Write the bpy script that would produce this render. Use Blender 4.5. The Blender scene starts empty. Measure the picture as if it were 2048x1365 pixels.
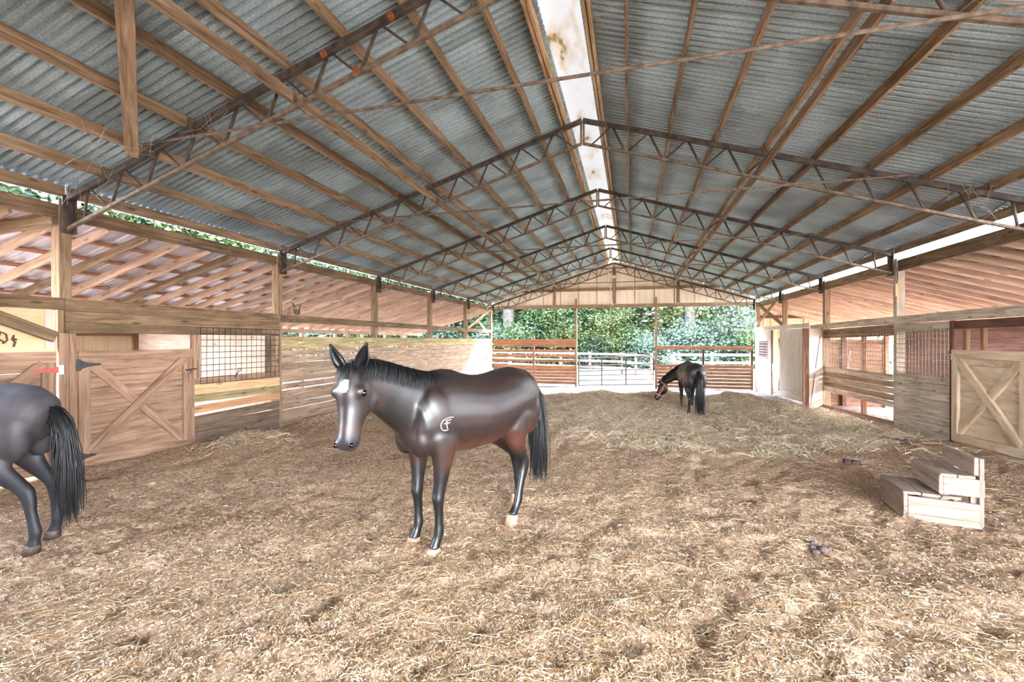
import bpy, bmesh, math, random
import numpy as np
from mathutils import Matrix, Vector
from mathutils.bvhtree import BVHTree

random.seed(7)
rng = np.random.default_rng(11)
SC = bpy.context.scene
COL = SC.collection

# ------------------------------------------------------------------ camera
F_PX = 883.0
TH = math.atan(238.0 / F_PX)          # the camera looks a little to the left of the barn axis
CT, ST = math.cos(TH), math.sin(TH)
CAM_Z = 1.48
cam_d = bpy.data.cameras.new('camera')
cam = bpy.data.objects.new('camera', cam_d)
COL.objects.link(cam)
cam_d.sensor_fit = 'HORIZONTAL'
cam_d.sensor_width = 36.0
cam_d.lens = F_PX / 2048.0 * 36.0
cam_d.shift_y = -1.5 / 2048.0
cam_d.clip_start = 0.05
cam_d.clip_end = 500
cam.location = (0, 0, CAM_Z)
cam.rotation_euler = (math.pi / 2, 0, TH)
SC.camera = cam

# ------------------------------------------------------------------ sky, sun, exposure
world = bpy.data.worlds.new('sky')
SC.world = world
world.use_nodes = True
wn = world.node_tree
bg = wn.nodes['Background']
tc = wn.nodes.new('ShaderNodeTexCoord')
sep = wn.nodes.new('ShaderNodeSeparateXYZ')
ramp = wn.nodes.new('ShaderNodeValToRGB')
ramp.color_ramp.elements[0].position = 0.0
ramp.color_ramp.elements[0].color = (0.93, 0.96, 1.0, 1)
ramp.color_ramp.elements[1].position = 0.8
ramp.color_ramp.elements[1].color = (0.50, 0.68, 1.0, 1)
wn.links.new(tc.outputs['Generated'], sep.inputs[0])
wn.links.new(sep.outputs['Z'], ramp.inputs[0])
wn.links.new(ramp.outputs[0], bg.inputs['Color'])
bg.inputs['Strength'].default_value = 12.0

sun_d = bpy.data.lights.new('sun', 'SUN')
sun_d.energy = 8.5
sun_d.angle = math.radians(5)
sun_d.color = (1.0, 0.93, 0.82)
sun = bpy.data.objects.new('sun', sun_d)
COL.objects.link(sun)
sun_dir = Vector((0.54, 0.62, 0.46)).normalized()     # towards the sun: right and beyond the far end
sun.rotation_euler = sun_dir.to_track_quat('Z', 'Y').to_euler()
sun.location = (20, 40, 30)

vs = SC.view_settings
vs.view_transform = 'Standard'
vs.look = 'None'
vs.gamma = 1.0
vs.use_curve_mapping = False
vs.exposure = 2.5
SC.cycles.max_bounces = 10
SC.cycles.diffuse_bounces = 8
SC.cycles.glossy_bounces = 3
SC.cycles.transmission_bounces = 6
SC.cycles.transparent_max_bounces = 6
SC.cycles.sample_clamp_indirect = 8.0
SC.cycles.caustics_reflective = False
SC.cycles.caustics_refractive = False

# ------------------------------------------------------------------ barn measures (metres; x right, y along the barn, z up)
B = 3.66
XL, XR = -7.111, 5.481
XM = (XL + XR) / 2
TY = {n: (n - 0.892) * B for n in range(0, 8)}
SLOPE = 0.3134
Z_RIDGE = CAM_Z + 1.054 * B


def zroof(x):                     # top of the truss chords
    return Z_RIDGE - SLOPE * abs(x - XM)


def gz(x, y):                     # the ground falls gently towards the far gate
    d = y * CT - x * ST
    return -0.04 * np.clip(d, -3.0, 21.5)


# ------------------------------------------------------------------ scene helpers
WM = {}


def thing(name, label=None, cat=None, loc=(0, 0, 0), group=None, kind=None, mat=None, parent=None):
    o = bpy.data.objects.new(name, None)
    COL.objects.link(o)
    m = mat if mat is not None else Matrix.Translation(Vector(loc))
    setp(o, parent, m)
    o.empty_display_size = 0.1
    tag(o, label, cat, group, kind)
    return o


def tag(o, label=None, cat=None, group=None, kind=None):
    if label:
        o['label'] = label
    if cat:
        o['category'] = cat
    if group:
        o['group'] = group
    if kind:
        o['kind'] = kind
    return o


def setp(o, parent, m):
    if parent is not None:
        o.parent = parent
        o.matrix_parent_inverse = WM[parent.name].inverted()
    o.matrix_basis = m
    WM[o.name] = m


def obj(name, me, mat, parent=None, m=None, smooth=False):
    if mat is not None and len(me.materials) == 0:
        me.materials.append(mat)
    o = bpy.data.objects.new(name, me)
    COL.objects.link(o)
    setp(o, parent, m if m is not None else Matrix.Identity(4))
    if smooth:
        me.polygons.foreach_set('use_smooth', [True] * len(me.polygons))
    return o


def mesh(name, V, Fc):
    me = bpy.data.meshes.new(name)
    me.from_pydata([tuple(v) for v in V], [], Fc)
    me.update()
    return me


def mesh_np(name, V, Q):
    """fast mesh from arrays: V (n,3), Q (m,k) all faces of the same size"""
    me = bpy.data.meshes.new(name)
    V = np.asarray(V, dtype=np.float32)
    Q = np.asarray(Q, dtype=np.int32)
    me.vertices.add(len(V))
    me.vertices.foreach_set('co', V.ravel())
    k = Q.shape[1]
    me.loops.add(Q.size)
    me.loops.foreach_set('vertex_index', Q.ravel())
    me.polygons.add(len(Q))
    me.polygons.foreach_set('loop_start', np.arange(0, Q.size, k, dtype=np.int32))
    me.polygons.foreach_set('loop_total', np.full(len(Q), k, dtype=np.int32))
    me.update(calc_edges=True)
    return me


BOX = {}


def box_mesh(L, w, t, mat, bev=0.004):
    key = (round(L, 2), round(w, 3), round(t, 3), mat.name, bev)
    if key in BOX:
        return BOX[key]
    bm = bmesh.new()
    bmesh.ops.create_cube(bm, size=1.0)
    for v in bm.verts:
        v.co = Vector((v.co.x * L, v.co.y * w, v.co.z * t))
    if bev and min(L, w, t) > 3 * bev:
        bmesh.ops.bevel(bm, geom=list(bm.edges), offset=bev, segments=1, affect='EDGES')
    me = bpy.data.meshes.new('board')
    bm.to_mesh(me)
    bm.free()
    me.materials.append(mat)
    BOX[key] = me
    return me


def frame_m(a, b, up):
    a, b = Vector(a), Vector(b)
    x = (b - a).normalized()
    up = Vector(up)
    y = (up - x * up.dot(x)).normalized()
    z = x.cross(y)
    m = Matrix((x, y, z)).transposed().to_4x4()
    m.translation = (a + b) / 2
    return m, (b - a).length


def board(name, a, b, w, t, mat, parent, up=(0, 0, 1), bev=0.004, label=None):
    """a plank from a to b: w across (along 'up'), t thick; its length is the local x axis"""
    m, L = frame_m(a, b, up)
    o = obj(name, box_mesh(L, w, t, mat, bev), mat, parent, m)
    if label:
        o['label'] = label
    return o


ROD = {}


def rod_mesh(L, r, mat, n=8):
    key = (round(L, 2), round(r, 4), mat.name, n)
    if key in ROD:
        return ROD[key]
    V, Fc = [], []
    for s in (-0.5, 0.5):
        for k in range(n):
            a = 2 * math.pi * k / n
            V.append((s * L, r * math.cos(a), r * math.sin(a)))
    for k in range(n):
        Fc.append((k, (k + 1) % n, n + (k + 1) % n, n + k))
    Fc.append(tuple(range(n - 1, -1, -1)))
    Fc.append(tuple(range(n, 2 * n)))
    me = mesh('rod', V, Fc)
    me.polygons.foreach_set('use_smooth', [True] * n + [False, False])
    me.materials.append(mat)
    ROD[key] = me
    return me


def rod(name, a, b, r, mat, parent, n=8):
    up = (0, 0, 1) if abs((Vector(b) - Vector(a)).normalized().z) < 0.95 else (0, 1, 0)
    m, L = frame_m(a, b, up)
    return obj(name, rod_mesh(L, r, mat, n), mat, parent, m)


def tube_geo(pts, radii, n=6):
    """vertices and quads of a tube along pts"""
    V, Q = [], []
    pts = [Vector(p) for p in pts]
    prev = None
    for i, p in enumerate(pts):
        t = (pts[min(i + 1, len(pts) - 1)] - pts[max(i - 1, 0)]).normalized()
        if prev is None:
            a = Vector((0, 0, 1)) if abs(t.z) < 0.9 else Vector((1, 0, 0))
            u = t.cross(a).normalized()
        else:
            u = (prev - t * prev.dot(t)).normalized()
        prev = u
        v = t.cross(u)
        r = radii[i] if hasattr(radii, '__len__') else radii
        for k in range(n):
            an = 2 * math.pi * k / n
            V.append(p + u * (r * math.cos(an)) + v * (r * math.sin(an)))
    for i in range(len(pts) - 1):
        for k in range(n):
            Q.append((i * n + k, i * n + (k + 1) % n, (i + 1) * n + (k + 1) % n, (i + 1) * n + k))
    Q.append(tuple(range(n - 1, -1, -1)))
    Q.append(tuple(range((len(pts) - 1) * n, len(pts) * n)))
    return V, Q


def tubes(name, chains, mat, parent, n=6, m=None):
    V, Q = [], []
    for pts, r in chains:
        v, q = tube_geo(pts, r, n)
        o = len(V)
        V += v
        Q += [tuple(i + o for i in f) for f in q]
    return obj(name, mesh(name, V, Q), mat, parent, m, smooth=True)


def vnoise(x, y, seed=0):
    """smooth value noise, numpy"""
    xi, yi = np.floor(x).astype(np.int64), np.floor(y).astype(np.int64)
    xf, yf = x - xi, y - yi
    u, v = xf * xf * (3 - 2 * xf), yf * yf * (3 - 2 * yf)

    def h(a, b):
        n = (a * 374761393 + b * 668265263 + seed * 974711) & 0x7fffffff
        n = ((n ^ (n >> 13)) * 1274126177) & 0x7fffffff
        return ((n ^ (n >> 16)) & 0xffff) / 65535.0
    return (h(xi, yi) * (1 - u) * (1 - v) + h(xi + 1, yi) * u * (1 - v)
            + h(xi, yi + 1) * (1 - u) * v + h(xi + 1, yi + 1) * u * v) * 2 - 1


# ------------------------------------------------------------------ materials
def srgb(*c):
    o = []
    for v in c[:3]:
        v = v / 255.0
        o.append(v / 12.92 if v <= 0.04045 else ((v + 0.055) / 1.055) ** 2.4)
    return (o[0], o[1], o[2], 1.0)


def new_mat(name):
    m = bpy.data.materials.new(name)
    m.use_nodes = True
    nt = m.node_tree
    b = nt.nodes['Principled BSDF']
    return m, nt, b


def node(nt, typ, **kw):
    n = nt.nodes.new(typ)
    for k, v in kw.items():
        setattr(n, k, v)
    return n


def ramp_node(nt, stops):
    r = nt.nodes.new('ShaderNodeValToRGB')
    el = r.color_ramp.elements
    el[0].position, el[0].color = stops[0]
    el[1].position, el[1].color = stops[-1]
    for p, c in stops[1:-1]:
        e = el.new(p)
        e.color = c
    return r


def wood(name, dark, mid, light, vary=0.22, rough=0.8, stain=0.35, grain=7.0, stain_col=None, knots=True):
    m, nt, b = new_mat(name)
    L = nt.links
    tcn = node(nt, 'ShaderNodeTexCoord')
    oi = node(nt, 'ShaderNodeObjectInfo')
    off = node(nt, 'ShaderNodeVectorMath', operation='SCALE')
    off.inputs[0].default_value = (37.0, 19.0, 23.0)
    L.new(oi.outputs['Random'], off.inputs['Scale'])
    add = node(nt, 'ShaderNodeVectorMath', operation='ADD')
    L.new(tcn.outputs['Object'], add.inputs[0])
    L.new(off.outputs[0], add.inputs[1])
    mp = node(nt, 'ShaderNodeMapping')
    mp.inputs['Scale'].default_value = (0.55, grain, grain)
    L.new(add.outputs[0], mp.inputs[0])
    n1 = node(nt, 'ShaderNodeTexNoise')
    n1.inputs['Scale'].default_value = 2.6
    n1.inputs['Detail'].default_value = 7.0
    n1.inputs['Roughness'].default_value = 0.62
    n1.inputs['Distortion'].default_value = 0.9
    L.new(mp.outputs[0], n1.inputs['Vector'])
    r = ramp_node(nt, [(0.30, dark), (0.50, mid), (0.72, light)])
    L.new(n1.outputs['Fac'], r.inputs[0])
    # weather stain: broad, soft
    n2 = node(nt, 'ShaderNodeTexNoise')
    n2.inputs['Scale'].default_value = 1.7
    n2.inputs['Detail'].default_value = 4.0
    L.new(add.outputs[0], n2.inputs['Vector'])
    r2 = ramp_node(nt, [(0.42, (0, 0, 0, 1)), (0.72, (1, 1, 1, 1))])
    L.new(n2.outputs['Fac'], r2.inputs[0])
    sm = node(nt, 'ShaderNodeMath', operation='MULTIPLY')
    sm.inputs[1].default_value = stain
    L.new(r2.outputs[0], sm.inputs[0])
    mx = node(nt, 'ShaderNodeMix', data_type='RGBA', blend_type='MIX')
    L.new(sm.outputs[0], mx.inputs[0])
    L.new(r.outputs[0], mx.inputs[6])
    mx.inputs[7].default_value = stain_col or tuple([c * 0.45 for c in dark[:3]] + [1])
    last = mx.outputs[2]
    if knots:
        mpk = node(nt, 'ShaderNodeMapping')
        mpk.inputs['Scale'].default_value = (2.2, 7.0, 7.0)
        L.new(add.outputs[0], mpk.inputs[0])
        vo = node(nt, 'ShaderNodeTexVoronoi')
        vo.inputs['Scale'].default_value = 1.0
        L.new(mpk.outputs[0], vo.inputs['Vector'])
        rk = ramp_node(nt, [(0.10, (1, 1, 1, 1)), (0.17, (0, 0, 0, 1))])
        L.new(vo.outputs['Distance'], rk.inputs[0])
        mk = node(nt, 'ShaderNodeMix', data_type='RGBA', blend_type='MIX')
        km = node(nt, 'ShaderNodeMath', operation='MULTIPLY')
        km.inputs[1].default_value = 0.6
        L.new(rk.outputs[0], km.inputs[0])
        L.new(km.outputs[0], mk.inputs[0])
        L.new(last, mk.inputs[6])
        mk.inputs[7].default_value = tuple([c * 0.35 for c in dark[:3]] + [1])
        last = mk.outputs[2]
    hs = node(nt, 'ShaderNodeHueSaturation')
    mr = node(nt, 'ShaderNodeMapRange')
    mr.inputs['To Min'].default_value = 1.0 - vary
    mr.inputs['To Max'].default_value = 1.0 + vary
    L.new(oi.outputs['Random'], mr.inputs['Value'])
    L.new(mr.outputs[0], hs.inputs['Value'])
    L.new(last, hs.inputs['Color'])
    L.new(hs.outputs[0], b.inputs['Base Color'])
    b.inputs['Roughness'].default_value = rough
    b.inputs['Specular IOR Level'].default_value = 0.25
    bp = node(nt, 'ShaderNodeBump')
    bp.inputs['Strength'].default_value = 0.35
    bp.inputs['Distance'].default_value = 0.006
    L.new(n1.outputs['Fac'], bp.inputs['Height'])
    L.new(bp.outputs[0], b.inputs['Normal'])
    return m


def plain(name, col, rough=0.6, metal=0.0, noise=0.15, scale=14.0, col2=None, bump=0.0):
    m, nt, b = new_mat(name)
    L = nt.links
    tcn = node(nt, 'ShaderNodeTexCoord')
    n1 = node(nt, 'ShaderNodeTexNoise')
    n1.inputs['Scale'].default_value = scale
    n1.inputs['Detail'].default_value = 5.0
    L.new(tcn.outputs['Object'], n1.inputs['Vector'])
    c2 = col2 or tuple([c * (1 - noise * 2) for c in col[:3]] + [1])
    r = ramp_node(nt, [(0.35, c2), (0.62, col)])
    L.new(n1.outputs['Fac'], r.inputs[0])
    L.new(r.outputs[0], b.inputs['Base Color'])
    b.inputs['Roughness'].default_value = rough
    b.inputs['Metallic'].default_value = metal
    if bump:
        bp = node(nt, 'ShaderNodeBump')
        bp.inputs['Strength'].default_value = bump
        bp.inputs['Distance'].default_value = 0.01
        L.new(n1.outputs['Fac'], bp.inputs['Height'])
        L.new(bp.outputs[0], b.inputs['Normal'])
    return m


M_PURLIN = wood('purlin_wood', srgb(92, 72, 52), srgb(136, 112, 86), srgb(172, 148, 120), vary=0.18, stain=0.25)
M_RAFTER = wood('rafter_wood', srgb(142, 114, 94), srgb(184, 154, 130), srgb(208, 182, 160), vary=0.16, stain=0.12)
M_POST = wood('post_wood', srgb(100, 78, 58), srgb(142, 116, 90), srgb(174, 148, 120), vary=0.15, stain=0.2)
M_BEAM = wood('old_beam_wood', srgb(76, 58, 42), srgb(120, 96, 72), srgb(152, 126, 100), vary=0.16, stain=0.5)
M_WALL = wood('wall_plank_wood', srgb(110, 86, 66), srgb(154, 126, 102), srgb(186, 158, 132), vary=0.14, stain=0.3, rough=0.6)
M_DOOR = wood('stall_door_wood', srgb(104, 78, 60), srgb(150, 118, 96), srgb(180, 148, 124), vary=0.10, stain=0.3, knots=False)
M_YELLOW = wood('green_yellow_wood', srgb(118, 100, 66), srgb(162, 142, 102), srgb(188, 170, 130), vary=0.12, stain=0.3)
M_NEW = wood('fresh_yellow_wood', srgb(178, 140, 92), srgb(204, 172, 128), srgb(222, 196, 154), vary=0.10, stain=0.12)
M_NEWORANGE = wood('orange_stained_wood', srgb(146, 98, 66), srgb(186, 138, 98), srgb(208, 166, 124), vary=0.06, stain=0.2)
M_DARKWET = wood('dark_damp_wood', srgb(70, 58, 50), srgb(112, 92, 76), srgb(142, 116, 94), vary=0.16, stain=0.45)
M_PLY = wood('pale_plywood', srgb(186, 160, 118), srgb(208, 184, 142), srgb(222, 202, 164), vary=0.05, stain=0.12, grain=3.0, knots=False)
M_PLYPINK = wood('pink_plywood', srgb(190, 164, 144), srgb(214, 190, 172), srgb(228, 208, 192), vary=0.04, stain=0.1, grain=3.0)
M_GREYB = wood('grey_weathered_wood', srgb(132, 116, 98), srgb(176, 160, 140), srgb(204, 190, 172), vary=0.13, stain=0.3)
M_REDB = wood('red_brown_wood', srgb(88, 58, 42), srgb(128, 92, 70), srgb(156, 118, 92), vary=0.14, stain=0.3)
M_REDDK = wood('dark_red_wood', srgb(64, 42, 34), srgb(98, 66, 54), srgb(124, 88, 72), vary=0.12, stain=0.4)
M_FENCE = wood('fence_board_wood', srgb(120, 78, 56), srgb(158, 112, 84), srgb(184, 140, 110), vary=0.14, stain=0.2)
M_WHITE = wood('white_washed_wood', srgb(182, 168, 150), srgb(212, 200, 186), srgb(226, 216, 204), vary=0.05, stain=0.2, stain_col=srgb(180, 150, 118), knots=False)
M_PADDOCK = wood('paddock_fence_wood', srgb(76, 62, 52), srgb(96, 80, 68), srgb(110, 94, 82), vary=0.06, stain=0.08)
M_DOORR = wood('beige_plywood', srgb(166, 140, 112), srgb(198, 174, 146), srgb(216, 196, 170), vary=0.05, stain=0.2, grain=3.0, knots=False)
M_BLOCK = wood('mounting_block_wood', srgb(112, 94, 82), srgb(146, 126, 112), srgb(168, 150, 134), vary=0.07, stain=0.16)
M_RIDGEB = wood('ridge_board_wood', srgb(128, 100, 70), srgb(186, 154, 116), srgb(214, 188, 152), vary=0.12, stain=0.2)
M_STEEL = plain('rusty_dark_steel', srgb(82, 70, 58), rough=0.75, metal=0.15, scale=9.0, col2=srgb(44, 36, 30), bump=0.2)
M_STEELB = plain('dusty_brown_steel', srgb(120, 104, 86), rough=0.85, metal=0.0, scale=12.0, col2=srgb(80, 66, 52), bump=0.2)
M_RUST = plain('orange_mud', srgb(142, 80, 44), rough=0.95, scale=40.0, col2=srgb(104, 54, 28), bump=0.5)
M_WIRE = plain('grille_wire', srgb(76, 64, 54), rough=0.6, metal=0.4, scale=30.0)
M_WIREL = plain('pale_grille_wire', srgb(186, 166, 142), rough=0.6, metal=0.2, scale=30.0)
M_GATE = plain('maroon_pipe_paint', srgb(84, 44, 38), rough=0.6, metal=0.0, scale=8.0, col2=srgb(58, 32, 30))
M_BLACK = plain('black_iron', srgb(58, 62, 60), rough=0.5, metal=0.4, scale=20.0)
M_RED = plain('red_hinge_paint', srgb(206, 78, 72), rough=0.5, scale=20.0)
M_ZINC = plain('zinc_plate', srgb(200, 204, 208), rough=0.4, metal=0.6, scale=20.0)
M_STEELPOST = plain('brown_steel_post', srgb(150, 112, 84), rough=0.6, scale=7.0, col2=srgb(112, 76, 56))
M_MUD = plain('dry_manure', srgb(112, 96, 92), rough=1.0, scale=22.0, col2=srgb(62, 50, 44), bump=0.6)
M_COBWEB = plain('dusty_cobweb', srgb(214, 196, 164), rough=1.0, scale=20.0)
M_ROPE = plain('pink_rope', srgb(196, 128, 140), rough=0.9, scale=60.0)
M_ROPEW = plain('white_rope', srgb(230, 226, 220), rough=0.9, scale=60.0)


def sheet_mat(name, c1, c2, rough, metal, dirt):
    m, nt, b = new_mat(name)
    L = nt.links
    tcn = node(nt, 'ShaderNodeTexCoord')
    oi = node(nt, 'ShaderNodeObjectInfo')
    off = node(nt, 'ShaderNodeVectorMath', operation='SCALE')
    off.inputs[0].default_value = (31.0, 17.0, 5.0)
    L.new(oi.outputs['Random'], off.inputs['Scale'])
    add = node(nt, 'ShaderNodeVectorMath', operation='ADD')
    L.new(tcn.outputs['Object'], add.inputs[0])
    L.new(off.outputs[0], add.inputs[1])
    n1 = node(nt, 'ShaderNodeTexNoise')          # spangle
    n1.inputs['Scale'].default_value = 55.0
    n1.inputs['Detail'].default_value = 3.0
    L.new(add.outputs[0], n1.inputs['Vector'])
    n2 = node(nt, 'ShaderNodeTexNoise')          # broad tarnish
    n2.inputs['Scale'].default_value = 0.9
    n2.inputs['Detail'].default_value = 5.0
    L.new(add.outputs[0], n2.inputs['Vector'])
    r = ramp_node(nt, [(0.30, c2), (0.70, c1)])
    L.new(n1.outputs['Fac'], r.inputs[0])
    r2 = ramp_node(nt, [(0.38, (dirt, dirt * 0.97, dirt * 0.93, 1)), (0.62, (1, 1, 1, 1))])
    L.new(n2.outputs['Fac'], r2.inputs[0])
    mx = node(nt, 'ShaderNodeMix', data_type='RGBA', blend_type='MULTIPLY')
    mx.inputs[0].default_value = 1.0
    L.new(r.outputs[0], mx.inputs[6])
    L.new(r2.outputs[0], mx.inputs[7])
    L.new(mx.outputs[2], b.inputs['Base Color'])
    b.inputs['Roughness'].default_value = rough
    b.inputs['Metallic'].default_value = metal
    return m


M_ROOF = sheet_mat('galvanised_roof_sheet', srgb(190, 208, 212), srgb(146, 165, 170), 0.5, 0.10, 0.62)
M_ROOF2 = sheet_mat('lean_to_roof_sheet', srgb(224, 218, 224), srgb(196, 190, 198), 0.45, 0.1, 0.8)
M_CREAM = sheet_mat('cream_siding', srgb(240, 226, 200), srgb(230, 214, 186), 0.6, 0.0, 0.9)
M_CREAMDK = sheet_mat('tan_siding', srgb(216, 196, 164), srgb(196, 172, 138), 0.7, 0.0, 0.8)  # tan siding of the stall back and the lean-to end

# translucent ridge sheet
M_RIDGE, nt, b = new_mat('translucent_ridge_sheet')
tr = node(nt, 'ShaderNodeBsdfTranslucent')
tcn = node(nt, 'ShaderNodeTexCoord')
mpn = node(nt, 'ShaderNodeMapping')
mpn.inputs['Scale'].default_value = (2.5, 0.9, 2.5)
nz = node(nt, 'ShaderNodeTexNoise')
nz.inputs['Scale'].default_value = 1.4
nz.inputs['Detail'].default_value = 7
rp = ramp_node(nt, [(0.30, srgb(160, 122, 76)), (0.34, srgb(222, 204, 172)), (0.48, srgb(240, 234, 224))])
nt.links.new(tcn.outputs['Object'], mpn.inputs[0])
nt.links.new(mpn.outputs[0], nz.inputs['Vector'])
nt.links.new(nz.outputs['Fac'], rp.inputs[0])
nt.links.new(rp.outputs[0], tr.inputs['Color'])
nt.links.new(rp.outputs[0], b.inputs['Base Color'])
b.inputs['Roughness'].default_value = 0.6
ms = node(nt, 'ShaderNodeMixShader')
ms.inputs[0].default_value = 0.012
nt.links.new(b.outputs[0], ms.inputs[1])
nt.links.new(tr.outputs[0], ms.inputs[2])
nt.links.new(ms.outputs[0], nt.nodes['Material Output'].inputs['Surface'])

# ================================================================== main roof
def sheet_profile(width, period, rib=0.026, flat=0.52):
    """cross profile of a ribbed sheet: list of (along, height)"""
    pts = []
    n = int(round(width / period))
    for k in range(n):
        a = k * period
        pts += [(a, 0.0), (a + period * flat * 0.5, 0.0), (a + period * (flat * 0.5 + 0.02), 0.005),
                (a + period * (flat * 0.5 + 0.06), 0.0), (a + period * flat, 0.0),
                (a + period * (flat + 0.06), rib), (a + period * 0.94, rib)]
    pts += [(n * period, 0.0), (n * period + 0.03, 0.0)]
    return pts


def slope_sheet(name, x0, z0, x1, z1, width, period, mat, rib=0.022):
    pr = sheet_profile(width, period, rib)
    V, Q = [], []
    nseg = 4
    for (a, h) in pr:
        for s in range(nseg + 1):
            t = s / nseg
            V.append((x0 + (x1 - x0) * t, a, z0 + (z1 - z0) * t + h))
    k = nseg + 1
    for i in range(len(pr) - 1):
        for s in range(nseg):
            Q.append((i * k + s, i * k + s + 1, (i + 1) * k + s + 1, (i + 1) * k + s))
    me = mesh(name, V, Q)
    me.materials.append(mat)
    return me


PT = 0.14                                   # purlin depth
ceiling = thing('ceiling', 'barn roof of ribbed galvanised sheets on brown timber purlins with pale ridge strip', 'roof', kind='structure')
Y0R, Y1R = TY[0] + 0.1, TY[7] + 0.12
SW = 0.915
for sgn in (-1, 1):
    x0 = XM + sgn * 0.24
    x1 = XM + sgn * 6.62
    me = slope_sheet('roof_sheet', x0, zroof(x0) + PT + 0.004, x1, zroof(x1) + PT + 0.004, SW, SW / 9, M_ROOF, rib=0.042)
    n = int(math.ceil((Y1R - Y0R) / SW))
    for i in range(n):
        dz = 0.003 * (i % 2)
        obj('roof_sheet', me, M_ROOF, ceiling, Matrix.Translation((0, Y1R - (i + 1) * SW, dz)))
    # purlins, bay by bay, lying on the trusses
    offs = [0.30, 0.76, 1.44, 2.13, 2.85, 3.56, 4.27, 4.98, 5.68]
    for k, u in enumerate(offs):
        x = XM + sgn * u
        for nb in range(1, 7):
            ya, yb = TY[nb] + 0.012, TY[nb + 1] - 0.012
            jx = random.uniform(-0.015, 0.015)
            mt = M_RIDGEB if k == 0 else M_PURLIN
            board('purlin', (x + jx, ya, zroof(x) + PT / 2), (x - jx, yb, zroof(x) + PT / 2), PT - 0.004, 0.042, mt, ceiling)
    # second ridge board a little lower, on the left only a wider stack
    for nb in range(1, 7):
        ya, yb = TY[nb] + 0.012, TY[nb + 1] - 0.012
        x = XM + sgn * 0.352
        board('ridge_board', (x, ya, zroof(x) + 0.055), (x, yb, zroof(x) + 0.055), 0.10, 0.04, M_RIDGEB, ceiling)
        # eave purlin
        x = XM + sgn * 6.33
        board('eave_purlin', (x, ya, zroof(x) + 0.068), (x, yb, zroof(x) + 0.068), 0.15, 0.042, M_PURLIN, ceiling)
        # lateral brace standing on the bottom chords
        x = XM + sgn * 2.76
        if nb >= 1:
            board('lateral_brace', (x, ya - 0.05, zroof(x) - 0.335), (x, yb + 0.04, zroof(x) - 0.335 + random.uniform(0, 0.02)), 0.13, 0.042, M_PURLIN, ceiling)
# diagonal wind brace under the purlins, near left
board('wind_brace', (-5.80, 3.94, zroof(-5.80) - 0.07), (-2.25, 1.42, zroof(-2.25) - 0.075), 0.13, 0.04, M_PURLIN, ceiling, up=(0.6, 0.8, 0), label='brown brace board hanging down in front of the left truss')
# ridge strip
V, Q = [], []
ny = 60
cols = [-0.40, -0.28, -0.19, -0.10, 0.0, 0.10, 0.19, 0.28, 0.40]
for j in range(ny + 1):
    y = Y0R + (Y1R - Y0R) * j / ny
    for k, u in enumerate(cols):
        V.append((XM + u, y, Z_RIDGE + PT + 0.046 - abs(u) * SLOPE + 0.012 * (k % 2) + 0.003 * math.sin(j * 1.7 + k)))
for j in range(ny):
    for k in range(len(cols) - 1):
        a = j * len(cols) + k
        Q.append((a, a + 1, a + 1 + len(cols), a + len(cols)))
o = obj('ridge_strip', mesh('ridge_strip', V, Q), M_RIDGE, ceiling, smooth=True)
o['label'] = 'pale translucent ridge strip with brown stains'

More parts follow.
